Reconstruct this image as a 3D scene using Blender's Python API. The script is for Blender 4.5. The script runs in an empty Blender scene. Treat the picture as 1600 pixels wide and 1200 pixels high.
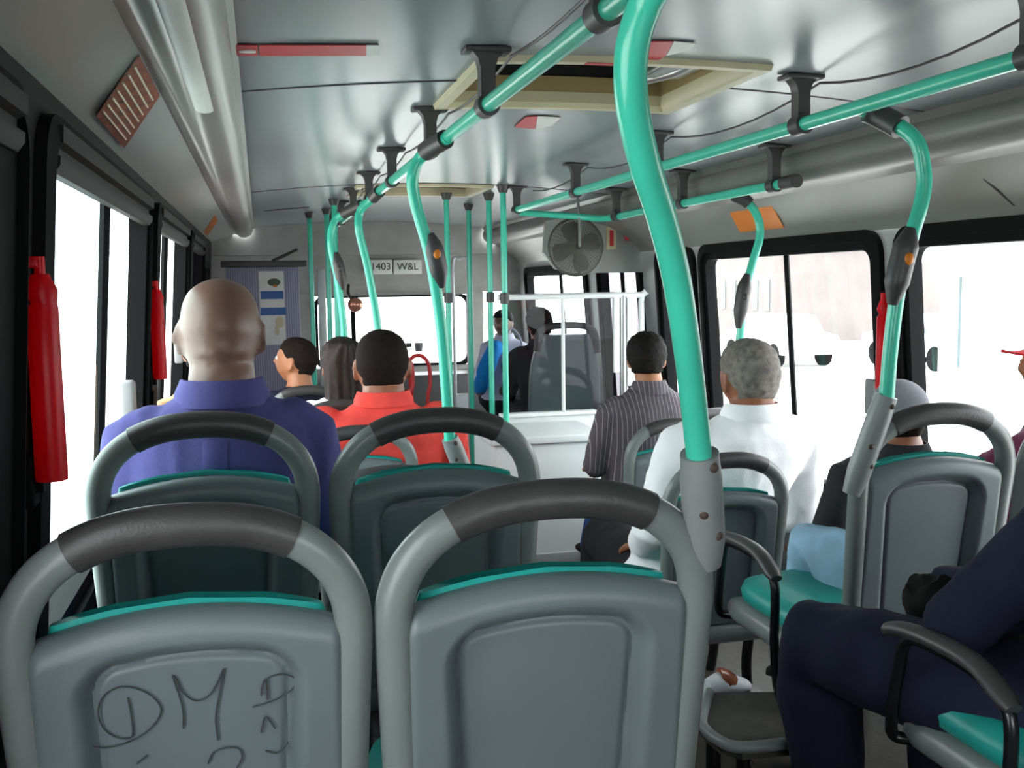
import bpy, bmesh, math, random
from mathutils import Vector as V, Matrix as M3, noise as NZ
random.seed(7)
S = bpy.context.scene
COL = S.collection
PI = math.pi

# ------------------------------------------------------------------ camera, sky, exposure
IMG_F = 1600.0
CAM_F = V((0.23621888, 0.96674902, -0.09796416))
CAM_R = V((0.97142161, -0.2373606, 0.0))
CAM_U = V((0.02325283, 0.0951645, 0.99518994))
ROLL = math.radians(-0.8)
cr, sr = math.cos(ROLL), math.sin(ROLL)
AX_R = CAM_R * cr + CAM_U * sr
AX_U = CAM_U * cr - CAM_R * sr
cam_data = bpy.data.cameras.new('camera')
cam_data.sensor_width = 36.0
cam_data.lens = 36.0 * IMG_F / 1600.0
cam_data.clip_start = 0.02
cam = bpy.data.objects.new('camera', cam_data)
COL.objects.link(cam)
cam.matrix_world = M3(((AX_R.x, AX_U.x, -CAM_F.x, 0), (AX_R.y, AX_U.y, -CAM_F.y, 0), (AX_R.z, AX_U.z, -CAM_F.z, 0), (0, 0, 0, 1)))
S.camera = cam

world = bpy.data.worlds.new('overcast_sky')
S.world = world
world.use_nodes = True
wn = world.node_tree
wn.nodes.clear()
wo = wn.nodes.new('ShaderNodeOutputWorld')
wb = wn.nodes.new('ShaderNodeBackground')
wb.inputs['Color'].default_value = (0.94, 0.985, 1.0, 1)
wb.inputs['Strength'].default_value = 8.0
wn.links.new(wb.outputs[0], wo.inputs[0])
S.view_settings.view_transform = 'Standard'
S.view_settings.look = 'None'
S.view_settings.gamma = 1.0
S.view_settings.use_curve_mapping = False
S.view_settings.exposure = 0.0


def at(u, v, x=None, y=None, z=None):
    """a point of the bus on the sight line of a pixel, at a known distance or height"""
    d = CAM_F + AX_R * ((u - 800) / IMG_F) + AX_U * ((600 - v) / IMG_F)
    t = x / d.x if x is not None else (y / d.y if y is not None else z / d.z)
    return d * t


# ------------------------------------------------------------------ materials
def lin(c):
    return tuple((x / 255 / 12.92 if x / 255 <= .04045 else ((x / 255 + .055) / 1.055) ** 2.4) for x in c) + (1,)


def mat(name, rgb, rough=.5, metal=0.0, spec=.5, var=.12, vscale=6.0, bump=0.0, bscale=120.0, coat=0.0):
    m = bpy.data.materials.new(name)
    m.use_nodes = True
    nt = m.node_tree
    b = nt.nodes['Principled BSDF']
    b.inputs['Roughness'].default_value = rough
    b.inputs['Metallic'].default_value = metal
    b.inputs['Specular IOR Level'].default_value = spec
    b.inputs['Coat Weight'].default_value = coat
    tc = nt.nodes.new('ShaderNodeTexCoord')
    n = nt.nodes.new('ShaderNodeTexNoise')
    n.inputs['Scale'].default_value = vscale
    n.inputs['Detail'].default_value = 5
    nt.links.new(tc.outputs['Object'], n.inputs['Vector'])
    r = nt.nodes.new('ShaderNodeValToRGB')
    c = lin(rgb)
    r.color_ramp.elements[0].position = .3
    r.color_ramp.elements[1].position = .7
    r.color_ramp.elements[0].color = tuple(x * (1 - var) for x in c[:3]) + (1,)
    r.color_ramp.elements[1].color = tuple(min(1, x * (1 + var)) for x in c[:3]) + (1,)
    nt.links.new(n.outputs['Fac'], r.inputs['Fac'])
    nt.links.new(r.outputs['Color'], b.inputs['Base Color'])
    if bump:
        n2 = nt.nodes.new('ShaderNodeTexNoise')
        n2.inputs['Scale'].default_value = bscale
        nt.links.new(tc.outputs['Object'], n2.inputs['Vector'])
        bp = nt.nodes.new('ShaderNodeBump')
        bp.inputs['Strength'].default_value = bump
        bp.inputs['Distance'].default_value = .004
        nt.links.new(n2.outputs['Fac'], bp.inputs['Height'])
        nt.links.new(bp.outputs['Normal'], b.inputs['Normal'])
    return m


def stripe_mat(name, rgb, rgb2, scale, axis=0, width=.12, rough=.8):
    m = mat(name, rgb, rough)
    nt = m.node_tree
    b = nt.nodes['Principled BSDF']
    tc = nt.nodes.new('ShaderNodeTexCoord')
    sp = nt.nodes.new('ShaderNodeSeparateXYZ')
    nt.links.new(tc.outputs['Object'], sp.inputs[0])
    mu = nt.nodes.new('ShaderNodeMath'); mu.operation = 'MULTIPLY'; mu.inputs[1].default_value = scale
    fr = nt.nodes.new('ShaderNodeMath'); fr.operation = 'FRACT'
    lt = nt.nodes.new('ShaderNodeMath'); lt.operation = 'LESS_THAN'; lt.inputs[1].default_value = width
    nt.links.new(sp.outputs[axis], mu.inputs[0]); nt.links.new(mu.outputs[0], fr.inputs[0]); nt.links.new(fr.outputs[0], lt.inputs[0])
    mx = nt.nodes.new('ShaderNodeMix'); mx.data_type = 'RGBA'
    mx.inputs[6].default_value = lin(rgb); mx.inputs[7].default_value = lin(rgb2)
    nt.links.new(lt.outputs[0], mx.inputs[0]); nt.links.new(mx.outputs[2], b.inputs['Base Color'])
    return m


def glass_mat(name, tint, refl=.06):
    m = bpy.data.materials.new(name)
    m.use_nodes = True
    nt = m.node_tree
    nt.nodes.clear()
    o = nt.nodes.new('ShaderNodeOutputMaterial')
    t = nt.nodes.new('ShaderNodeBsdfTransparent'); t.inputs[0].default_value = tuple(tint) + (1,)
    g = nt.nodes.new('ShaderNodeBsdfGlossy'); g.inputs['Roughness'].default_value = .02
    fz = nt.nodes.new('ShaderNodeLayerWeight'); fz.inputs[0].default_value = .5
    pw = nt.nodes.new('ShaderNodeMath'); pw.operation = 'POWER'; pw.inputs[1].default_value = 4.0
    ma = nt.nodes.new('ShaderNodeMath'); ma.operation = 'MULTIPLY_ADD'; ma.inputs[1].default_value = .5; ma.inputs[2].default_value = refl
    mx = nt.nodes.new('ShaderNodeMixShader')
    nt.links.new(fz.outputs['Facing'], pw.inputs[0]); nt.links.new(pw.outputs[0], ma.inputs[0])
    nt.links.new(ma.outputs[0], mx.inputs[0])
    nt.links.new(t.outputs[0], mx.inputs[1]); nt.links.new(g.outputs[0], mx.inputs[2])
    nt.links.new(mx.outputs[0], o.inputs[0])
    return m


K = dict(
    ceiling=mat('ceiling_laminate', (132, 139, 140), .26, spec=.32, var=.03, vscale=2),
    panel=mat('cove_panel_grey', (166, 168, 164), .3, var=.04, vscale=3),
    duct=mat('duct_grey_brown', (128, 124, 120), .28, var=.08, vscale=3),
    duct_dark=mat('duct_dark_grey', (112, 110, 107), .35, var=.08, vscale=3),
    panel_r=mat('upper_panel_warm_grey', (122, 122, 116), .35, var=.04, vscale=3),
    wall=mat('wall_panel_grey', (150, 152, 150), .45, var=.05, vscale=4),
    head_rail=mat('dark_window_rail', (34, 33, 32), .6, spec=.2, var=.1),
    darkwall=mat('dark_post_panel', (36, 35, 35), .7, spec=.15, var=.08, vscale=5),
    rubber=mat('black_rubber', (14, 14, 15), .75, spec=.12, var=.1),
    floor=mat('grey_vinyl_floor', (66, 62, 57), .55, var=.2, vscale=30, bump=.2),
    frame=mat('seat_frame_grey', (114, 121, 119), .33, var=.06, vscale=8, bump=.05, bscale=300),
    shell=mat('seat_shell_grey', (98, 108, 112), .42, var=.07, vscale=7, bump=.06, bscale=350),
    inset=mat('seat_inset_grey', (101, 113, 117), .48, var=.07, vscale=9, bump=.08, bscale=350),
    grip=mat('dark_grip_rubber', (58, 56, 56), .42, var=.12, vscale=20, bump=.15, bscale=200),
    teal=mat('teal_vinyl', (24, 150, 142), .45, var=.1, vscale=10, bump=.1),
    black=mat('black_metal', (20, 20, 22), .25, var=.1),
    pole=mat('green_pole_coating', (66, 196, 168), .24, var=.06, vscale=10, spec=.6),
    clamp=mat('dark_clamp', (62, 60, 60), .45, var=.1),
    cast=mat('grey_cast_socket', (126, 130, 130), .38, var=.08, vscale=12),
    rust=mat('rusty_bolt', (70, 52, 46), .6, var=.3, vscale=80),
    red=mat('red_sleeve', (236, 18, 40), .35, var=.1, vscale=8),
    redpaint=mat('red_paint', (190, 30, 36), .35),
    orange=mat('orange_plastic', (208, 116, 18), .4, var=.06),
    brown=mat('brown_notice', (150, 86, 62), .25, var=.15, vscale=20),
    cream=mat('cream_plastic', (196, 186, 152), .4, var=.08),
    tan=mat('tan_plastic', (150, 128, 84), .5, var=.12, vscale=5),
    void=mat('dark_interior', (14, 14, 14), .8),
    white=mat('white_paint', (226, 230, 230), .4, var=.03),
    label=mat('white_label', (218, 218, 214), .5, var=.04),
    redlabel=mat('red_label', (186, 40, 48), .4, var=.08),
    ink=mat('dark_ink', (46, 44, 44), .7),
    pen=mat('faded_pen', (52, 56, 60), .7),
    steel=mat('brushed_steel', (165, 168, 168), .3, metal=.8),
    alu=mat('pale_alloy', (190, 192, 192), .35, metal=.4),
    purplegrey=stripe_mat('lilac_striped_panel', (150, 150, 168), (122, 116, 146), 60, 0, .45, .5),
    blue=mat('blue_print', (40, 92, 156), .5),
    green=mat('olive_print', (74, 88, 74), .6),
    fan=mat('fan_grille_dark', (84, 82, 76), .45),
    grey=mat('dash_grey', (150, 150, 146), .6),
    glass=glass_mat('clear_glass', (.97, .985, .98)),
    tglass=glass_mat('teal_tinted_glass', (.74, .9, .88)),
    dglass=glass_mat('dark_tinted_glass', (.16, .15, .17)),
    pglass=glass_mat('partition_glass', (.84, .88, .88), .015),
    road=mat('pale_road', (225, 224, 220), .8, var=.06, vscale=.4),
    bldg=mat('building_dark', (112, 104, 102), .8, var=.1, vscale=1),
    bldg2=mat('building_grey', (176, 184, 182), .8, var=.1, vscale=1),
    carpaint=mat('car_silver', (205, 208, 210), .3),
    cardark=mat('car_window_dark', (104, 116, 120), .2),
    eye=mat('eye_white', (225, 220, 214), .3, var=.02),
    iris=mat('iris_brown', (40, 26, 18), .3),
)
# the red sleeves are thin cloth that daylight shines through
_nt = K['red'].node_tree
_tl = _nt.nodes.new('ShaderNodeBsdfTranslucent'); _tl.inputs[0].default_value = lin((255, 30, 52))
_mx = _nt.nodes.new('ShaderNodeMixShader'); _mx.inputs[0].default_value = .55
_nt.links.new(_nt.nodes['Principled BSDF'].outputs[0], _mx.inputs[1]); _nt.links.new(_tl.outputs[0], _mx.inputs[2])
_nt.links.new(_mx.outputs[0], _nt.nodes['Material Output'].inputs[0])
# skin, hair and cloth
SK = dict(dark=mat('skin_deep_brown', (116, 84, 72), .42, var=.12, vscale=14, spec=.5),
          brown=mat('skin_brown', (140, 88, 62), .48, var=.1, vscale=14),
          tan=mat('skin_tan', (166, 110, 76), .5, var=.08, vscale=14))
HA = dict(black=mat('hair_black', (22, 18, 17), .7, spec=.15, var=.3, vscale=60, bump=.5, bscale=220),
          grey=mat('hair_grey', (112, 106, 100), .7, var=.4, vscale=45, bump=.6, bscale=200),
          crop=mat('hair_cropped', (30, 23, 20), .85, spec=.12, var=.3, vscale=80, bump=.4, bscale=300),
          brownlong=mat('hair_dark_brown', (34, 23, 21), .62, spec=.25, var=.35, vscale=30, bump=.4, bscale=140))


def cloth(name, rgb, var=.14):
    return mat(name, rgb, .85, spec=.2, var=var, vscale=9, bump=.25, bscale=260)


CL = dict(purple=cloth('shirt_violet_blue', (76, 72, 124)), navy=cloth('navy_cloth', (30, 32, 52)), coral=cloth('coral_shirt', (232, 78, 70)),
          white=cloth('white_shirt', (246, 247, 250), .02), pin=stripe_mat('pinstripe_cloth', (72, 66, 72), (150, 144, 150), 55, 0, .1),
          dark=cloth('dark_jacket', (44, 42, 46)), denim=cloth('pale_denim', (150, 184, 210), .2), denim2=cloth('blue_denim', (42, 74, 128), .2),
          maroon=cloth('maroon_cloth', (112, 48, 74)), peach=cloth('peach_top', (226, 178, 132)), charcoal=cloth('charcoal_trousers', (36, 36, 40)),
          blue=cloth('bright_blue_jacket', (24, 122, 196)), lav=cloth('lavender_bag', (186, 186, 206), .05), shoe=cloth('black_leather', (26, 24, 24)),
          sneaker=cloth('white_sneaker', (214, 216, 220)), redcap=cloth('red_cap', (206, 40, 50)), greycap=cloth('grey_knit', (128, 128, 136)))


# ------------------------------------------------------------------ mesh helpers
class MB:
    def __init__(s):
        s.v, s.f, s.mi = [], [], []

    def add(s, vs, fs, mi=0):
        o = len(s.v)
        s.v += [V(p) for p in vs]
        s.f += [tuple(i + o for i in f) for f in fs]
        s.mi += [mi] * len(fs)
        return s

    def box(s, lo, hi, bev=0.0, mi=0):
        lo, hi = V(lo), V(hi)
        if bev <= 0:
            x, y, z = zip(lo, hi)
            vs = [(x[i], y[j], z[k]) for i in (0, 1) for j in (0, 1) for k in (0, 1)]
            return s.add(vs, [(0, 1, 3, 2), (4, 6, 7, 5), (0, 4, 5, 1), (2, 3, 7, 6), (0, 2, 6, 4), (1, 5, 7, 3)], mi)
        bm = bmesh.new()
        bmesh.ops.create_cube(bm, size=1)
        for v in bm.verts:
            v.co = V([(lo[i] + hi[i]) / 2 + v.co[i] * (hi[i] - lo[i]) for i in range(3)])
        bmesh.ops.bevel(bm, geom=bm.edges[:], offset=min(bev, .49 * min(hi - lo)), segments=3, affect='EDGES', profile=.5)
        bm.verts.index_update()
        s.add([v.co.copy() for v in bm.verts], [[v.index for v in f.verts] for f in bm.faces], mi)
        bm.free()
        return s

    def sweep(s, pts, rad, n=14, squash=None, up=None, cap=True, mi=0, round_cap=False):
        """tube along points; rad is a number or a list; squash=(a,b) scales the section's two axes; up fixes the section's second axis"""
        pts = [V(p) for p in pts]
        rs = rad if isinstance(rad, (list, tuple)) else [rad] * len(pts)
        rs = list(rs)
        if round_cap:
            d0 = (pts[0] - pts[1]).normalized(); d1 = (pts[-1] - pts[-2]).normalized()
            r0, r1 = rs[0], rs[-1]
            a = [(pts[0] + d0 * r0 * k, r0 * math.sqrt(max(0, 1 - k * k))) for k in (.97, .85, .6, .3)]
            b = [(pts[-1] + d1 * r1 * k, r1 * math.sqrt(max(0, 1 - k * k))) for k in (.3, .6, .85, .97)]
            pts = [p for p, _ in a] + pts + [p for p, _ in b]
            rs = [r for _, r in a] + rs + [r for _, r in b]
        sq = squash or (1, 1)
        rings = []
        prev = None
        for i, p in enumerate(pts):
            t = (pts[min(i + 1, len(pts) - 1)] - pts[max(i - 1, 0)]).normalized()
            if up is not None:
                b = V(up) - t * V(up).dot(t)
                b.normalize()
            elif prev is None:
                b = V((0, 0, 1)) if abs(t.z) < .9 else V((0, 1, 0))
                b = (b - t * b.dot(t)).normalized()
            else:
                b = (prev - t * prev.dot(t)).normalized()
            prev = b
            a = t.cross(b)
            rings.append([p + a * (math.cos(2 * PI * k / n) * rs[i] * sq[0]) + b * (math.sin(2 * PI * k / n) * rs[i] * sq[1]) for k in range(n)])
        return s.rings(rings, cap, mi)

    def rings(s, rings, cap=True, mi=0, closed=False):
        n = len(rings[0])
        vs = [p for r in rings for p in r]
        fs = []
        m = len(rings)
        for i in range(m if closed else m - 1):
            j = (i + 1) % m
            for k in range(n):
                fs.append((i * n + k, i * n + (k + 1) % n, j * n + (k + 1) % n, j * n + k))
        if cap and not closed:
            fs.append(tuple(range(n - 1, -1, -1)))
            fs.append(tuple((m - 1) * n + k for k in range(n)))
        return s.add(vs, fs, mi)

    def ball(s, c, r, nu=20, nv=12, fn=None, mi=0):
        c = V(c)
        r = V((r, r, r)) if not hasattr(r, '__len__') else V(r)
        vs = []
        for j in range(1, nv):
            th = PI * j / nv
            for i in range(nu):
                ph = 2 * PI * i / nu
                vs.append(V((math.sin(th) * math.cos(ph), math.sin(th) * math.sin(ph), math.cos(th))))
        vs += [V((0, 0, 1)), V((0, 0, -1))]
        fs = []
        for j in range(nv - 2):
            for i in range(nu):
                fs.append((j * nu + i, (j + 1) * nu + i, (j + 1) * nu + (i + 1) % nu, j * nu + (i + 1) % nu))
        T, B = len(vs) - 2, len(vs) - 1
        for i in range(nu):
            fs.append((T, i, (i + 1) % nu))
            fs.append((B, (nv - 2) * nu + (i + 1) % nu, (nv - 2) * nu + i))
        if fn:
            vs = [c + fn(d) for d in vs]
        else:
            vs = [c + V((d.x * r.x, d.y * r.y, d.z * r.z)) for d in vs]
        return s.add(vs, fs, mi)

    def slab(s, quad, thick, mi=0):
        """flat quad given by four corners, thickened along its normal"""
        q = [V(p) for p in quad]
        n = (q[1] - q[0]).cross(q[3] - q[0]).normalized() * thick
        if n.z * thick > 0 and abs(n.z) > abs(thick) * .3: n = -n   # plates under a ceiling grow downwards
        return s.add(q + [p + n for p in q], [(3, 2, 1, 0), (4, 5, 6, 7), (0, 1, 5, 4), (1, 2, 6, 5), (2, 3, 7, 6), (3, 0, 4, 7)], mi)

    def mesh(s, name, mats, origin=(0, 0, 0), angle=40):
        o = V(origin)
        me = bpy.data.meshes.new(name)
        me.from_pydata([tuple(p - o) for p in s.v], [], s.f)
        for m in (mats if isinstance(mats, (list, tuple)) else [mats]):
            me.materials.append(m)
        for p, i in zip(me.polygons, s.mi):
            p.material_index = i
        bm = bmesh.new()
        bm.from_mesh(me)
        bmesh.ops.recalc_face_normals(bm, faces=bm.faces[:])
        bm.to_mesh(me)
        bm.free()
        me.polygons.foreach_set('use_smooth', [True] * len(me.polygons))
        me.set_sharp_from_angle(angle=math.radians(angle))
        return me

    def build(s, name, mats, parent=None, angle=40, origin=None):
        wp = V((0, 0, 0))
        p = parent
        while p is not None:
            wp += V(p.location)
            p = p.parent
        og = V(origin) if origin is not None else wp
        me = s.mesh(name, mats, og, angle)
        o = bpy.data.objects.new(name, me)
        COL.objects.link(o)
        o.location = og - wp
        if parent:
            o.parent = parent
        return o


def thing(name, label, cat, loc=(0, 0, 0), group=None):
    o = bpy.data.objects.new(name, None)
    o.empty_display_size = .1
    COL.objects.link(o)
    o.location = loc
    return tag(o, label, cat, group)


def tag(o, label, cat, group=None):
    o['label'] = label
    o['category'] = cat
    if group:
        o['group'] = group
    return o


def struct(o, label=None):
    o['kind'] = 'structure'
    if label:
        o['label'] = label
        o['category'] = o.name.split('_')[0]
    return o


def copy_tree(o, parent=None):
    c = o.copy()
    COL.objects.link(c)
    c.parent = parent
    for ch in list(o.children):
        copy_tree(ch, c)
    return c


def smooth_path(pts, n=8):
    """Catmull-Rom through the points"""
    P = [V(p) for p in pts]
    P = [P[0] * 2 - P[1]] + P + [P[-1] * 2 - P[-2]]
    out = []
    for i in range(1, len(P) - 2):
        a, b, c, d = P[i - 1], P[i], P[i + 1], P[i + 2]
        for k in range(n):
            t = k / n
            out.append(.5 * ((2 * b) + (c - a) * t + (2 * a - 5 * b + 4 * c - d) * t * t + (3 * b - a - 3 * c + d) * t ** 3))
    out.append(P[-2])
    return out


def sstep(a, b, x):
    t = max(0, min(1, (x - a) / (b - a)))
    return t * t * (3 - 2 * t)


# ------------------------------------------------------------------ dimensions of the bus
LOW = -1.45          # low floor
HIGH = -1.19         # raised floor at the back
Y0, Y1 = -1.3, 8.8   # rear wall and front wall
XC = 0.92


def xl(z): return -0.372 - .07 * (.2 - z)
def xr(z): return 2.21 + .07 * (.2 - z)
def zc(x): return .525 - .055 * ((x - XC) / .96) ** 2


# floors
fl = MB()
fl.box((-.6, Y0, LOW - .05), (2.45, Y1, LOW))
struct(fl.build('floor', K['floor']))
fl = MB()
fl.box((-.5, Y0, LOW), (.66, 2.62, HIGH))
struct(fl.build('floor_platform_left', K['floor']))
fl = MB()
fl.box((1.15, Y0, LOW), (2.33, 2.5, HIGH))
struct(fl.build('floor_platform_right', K['floor']))

# ceiling with the two roof hatch openings
HATCH = [(.54, 1.2, 2.36, 2.95), (.54, 1.2, 5.42, 5.95)]
xs = sorted(set([-.045 + i * (1.93 / 24) for i in range(25)] + [.54, 1.2]))
ys = sorted({Y0, 2.36, 2.95, 5.42, 5.95, 8.62})
ce = MB()
for i in range(len(xs) - 1):
    for j in range(len(ys) - 1):
        xm, ym = (xs[i] + xs[i + 1]) / 2, (ys[j] + ys[j + 1]) / 2
        if any(a < xm < b and c < ym < d for a, b, c, d in HATCH):
            continue
        q = [(x, y, zc(x) + dz) for dz in (0, .02) for x, y in ((xs[i], ys[j]), (xs[i + 1], ys[j]), (xs[i + 1], ys[j + 1]), (xs[i], ys[j + 1]))]
        ce.add(q, [(0, 1, 2, 3), (7, 6, 5, 4), (0, 4, 5, 1), (2, 6, 7, 3), (1, 5, 6, 2), (3, 7, 4, 0)])
bmx = ce
struct(ce.build('ceiling', K['ceiling']))
# joints between ceiling sheets
for n, (y, x0, x1) in enumerate([(2.62, -.04, .505), (2.62, 1.235, 1.86), (5.36, -.04, 1.86)]):
    m = MB()
    P = [V((x0 + (x1 - x0) * i / 12, y, zc(x0 + (x1 - x0) * i / 12))) for i in range(13)]
    m.sweep(P, .006, 8, squash=(1, .5))
    struct(m.build('trim_%d' % (n + 1), K['clamp']))
m = MB()
m.sweep([V((.05 + .07 * i, 6.76, zc(.05 + .07 * i))) for i in range(5)], .012, 8, squash=(1, .5))
tag(m.build('ceiling_vent', K['clamp'], origin=(.2, 6.76, .5)), 'thin dark vent slit in the ceiling near the front left', 'vent')


def extrude(profile, y0, y1, steps=1, thick=.012):
    """profile of (x,z) swept along y, with thickness outwards"""
    m = MB()
    n = len(profile)
    nv = []
    for i in range(n):
        a, b = V(profile[max(i - 1, 0)]), V(profile[min(i + 1, n - 1)])
        t = (b - a).normalized()
        nv.append(V((-t.y, t.x)))
    ring = [V((p[0], 0, p[1])) for p in profile] + [V((p[0] + k.x * thick, 0, p[1] + k.y * thick)) for p, k in reversed(list(zip(profile, nv)))]
    m.rings([[p + V((0, y, 0)) for p in ring] for y in (y0, y1)])
    return m


def arc2(cx, cz, r, a0, a1, n=10, rz=None):
    rz = rz or r
    return [(cx + r * math.cos(math.radians(a0 + (a1 - a0) * i / n)), cz + rz * math.sin(math.radians(a0 + (a1 - a0) * i / n))) for i in range(n + 1)]


# left cove: duct under the ceiling edge, slanted panel down to the window head
ductL = [(-.03, zc(-.03) + .004), (-.045, .458)] + arc2(-.105, .452, .062, -5, -120, 12, .05) + [(-.15, .424), (-.175, .43), (-.197, .424)]
struct(extrude(ductL[::-1], Y0, 8.6, thick=-.008).build('trim_4', K['duct']))
panL = [(-.193, .422), (-.24, .411), (-.30, .394), (-.35, .377), (-.388, .362)]
struct(extrude(panL, Y0, 8.75, thick=.01).build('wall_left_cove', K['panel']))
m = MB()
m.sweep([(-.196, Y0, .419), (-.196, 8.7, .419)], .005, 8)
struct(m.build('trim_5', K['alu']))
m = MB()
m.sweep([(-.105, 1.2, .401), (-.105, 2.45, .401)], .014, 12, squash=(1.6, .8), round_cap=True)
tag(m.build('lamp_cover', K['label'], origin=(-.1, 2.2, .40)), 'long narrow unlit lamp cover along the left ceiling duct', 'lamp')
ductR = [(1.868, zc(1.868) + .004), (1.88, .455)] + arc2(1.945, .41, .075, 145, 255, 10, .065) + [(1.96, .342), (2.0, .335)]
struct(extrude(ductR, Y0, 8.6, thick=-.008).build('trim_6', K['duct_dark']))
panR = [(1.99, .34), (2.05, .305), (2.12, .262), (2.18, .215), (2.207, .18)]
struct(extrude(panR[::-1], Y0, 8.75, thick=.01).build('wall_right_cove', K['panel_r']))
m = MB()
m.slab([(2.02, 2.615, .321), (2.02, 2.622, .321), (2.19, 2.622, .2), (2.19, 2.615, .2)], .004)
struct(m.build('trim_7', K['ink']))


# side walls with window openings
def wall(name, X, holes, z0, ztop, out, mt, y0=Y0, y1=Y1):
    m = MB()
    zs = sorted({z0, ztop} | {h[2] for h in holes} | {h[3] for h in holes})
    yy = sorted({y0, y1} | {h[0] for h in holes} | {h[1] for h in holes})
    for i in range(len(yy) - 1):
        for j in range(len(zs) - 1):
            a, b, c, d = yy[i], yy[i + 1], zs[j], zs[j + 1]
            if any(h[0] < (a + b) / 2 < h[1] and h[2] < (c + d) / 2 < h[3] for h in holes):
                continue
            q = [(X(z) + o, y, z) for o in (0, out) for y, z in ((a, c), (b, c), (b, d), (a, d))]
            m.add(q, [(0, 1, 2, 3), (7, 6, 5, 4), (0, 4, 5, 1), (1, 5, 6, 2), (2, 6, 7, 3), (3, 7, 4, 0)])
    return struct(m.build(name, mt))


SILL = -.72
SILR = -.9
HL = [(.05, 1.78, SILL, .285), (1.97, 3.72, SILL, .285), (3.98, 5.62, SILL, .285), (5.88, 7.2, SILL, .285), (7.72, 8.6, -1.3, .2)]
HR = [(1.3, 3.22, SILR, .15), (3.36, 4.9, SILR, .15), (5.02, 5.5, SILR, .15), (5.8, 6.56, SILR, .15), (6.85, 8.5, SILR, .1)]
wall('wall_left', xl, HL, LOW, .372, -.05, K['darkwall'])
wall('wall_right', xr, HR, LOW, .185, .05, K['wall'])


def rrect(y0, y1, z0, z1, r, n=6):
    pts = []
    for cy, cz, a0 in ((y1 - r, z1 - r, 0), (y0 + r, z1 - r, 90), (y0 + r, z0 + r, 180), (y1 - r, z0 + r, 270)):
        for i in range(n + 1):
            a = math.radians(a0 + 90 * i / n)
            pts.append((cy + r * math.cos(a), cz + r * math.sin(a)))
    return pts


def window(idx, X, h, inward, mull, fw=.045, glass=('glass', 'glass'), latch=None, fwr=None):
    """black rubber frame with rounded corners, two panes and a mullion"""
    y0, y1, z0, z1 = h
    nm = 'window_%d' % idx
    outer = rrect(y0 - .03, y1 + .03, z0 - .03, z1 + .03, .09)
    inner = rrect(y0 + fw, y1 - (fwr or fw), z0 + fw, z1 - fw, .05)
    mid = rrect(y0 + fw * .3, y1 - fw * .3, z0 + fw * .3, z1 - fw * .3, .075)
    m = MB()
    rg = []
    for pts, d in ((outer, 0.0), (outer, .022), (mid, .03), (mid, .012), (inner, .012), (inner, -.045), (outer, -.045)):
        rg.append([V((X(z) + inward * d, y, z)) for y, z in pts])
    m.rings(rg, closed=True)
    root = m.build(nm, K['rubber'], origin=(X(z0), (y0 + y1) / 2, z0))
    struct(root)
    # panes
    cuts = [y0 + fw * .6] + list(mull) + [y1 - fw * .6]
    for k in range(len(cuts) - 1):
        g = MB()
        a, b = cuts[k], cuts[k + 1]
        zz0, zz1 = z0 + fw * .6, z1 - fw * .6
        off = -.018 if k % 2 == 0 else -.03
        q = [V((X(z) + inward * off, y, z)) for y, z in ((a, zz0), (b, zz0), (b, zz1), (a, zz1))]
        g.add(q, [(0, 1, 2, 3)])
        g.build('pane', K[glass[k % len(glass)]], root)
    for yy in mull:
        g = MB()
        g.sweep([(X(z0) - inward * .02, yy, z0 + .02), (X(z1) - inward * .02, yy, z1 - .02)], .014, 4)
        g.build('mullion', K['rubber'], root)
    if X is xl:
        g = MB()
        g.rings([[V((X(z) + d, yy, z)) for d, z in ((0, z1 - .075), (.02, z1 - .075), (.03, z1 - .06), (.03, z1 - .045), (.018, z1 - .04), (.018, z1 - .025), (.034, z1 - .02), (.034, z1 + .01), (0, z1 + .012))] for yy in (y0 + .05, y1 - .05)])
        g.build('head_rail', K['head_rail'], root)
    if latch:
        g = MB()
        ly, lz = latch
        g.box((X(lz) - .01, ly - .035, lz - .07), (X(lz) + .03, ly + .035, lz + .07), .01)
        g.build('latch', K['cast'], root)
    return root


window(1, xl, HL[0], 1, [.5], fwr=.8)
window(2, xl, HL[1], 1, [2.93], glass=('tglass', 'glass'), latch=(3.3, -.35))
window(3, xl, HL[2], 1, [4.72], latch=(5.3, -.3))
window(4, xl, HL[3], 1, [6.55], glass=('dglass', 'dglass'))
window(5, xr, HR[0], -1, [2.05])
window(6, xr, HR[1], -1, [4.08], latch=(3.45, -.45))
window(7, xr, HR[2], -1, [])
window(8, xr, HR[3], -1, [6.18], glass=('dglass', 'dglass'))
window(9, xr, HR[4], -1, [7.55])
# folding entrance door, front left
m = MB()
y0, y1, z0, z1 = HL[4]
for a, b in ((y0, (y0 + y1) / 2), ((y0 + y1) / 2, y1)):
    o_ = rrect(a, b, z0, z1, .03); i_ = rrect(a + .05, b - .05, z0 + .1, z1 - .05, .05)
    m.rings([[V((xl(z) + d, y, z)) for y, z in p] for p, d in ((o_, 0), (i_, 0), (i_, -.04), (o_, -.04))], closed=True)
d1 = m.build('door_1', K['rubber'], origin=(-.4, 8.15, -1.3))
struct(d1)
for a, b in ((y0, (y0 + y1) / 2), ((y0 + y1) / 2, y1)):
    g = MB()
    g.add([V((xl(z) - .02, y, z)) for y, z in ((a + .03, z0 + .08), (b - .03, z0 + .08), (b - .03, z1 - .03), (a + .03, z1 - .03))], [(0, 1, 2, 3)])
    g.build('pane', K['dglass'], d1)

# rear wall


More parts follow.
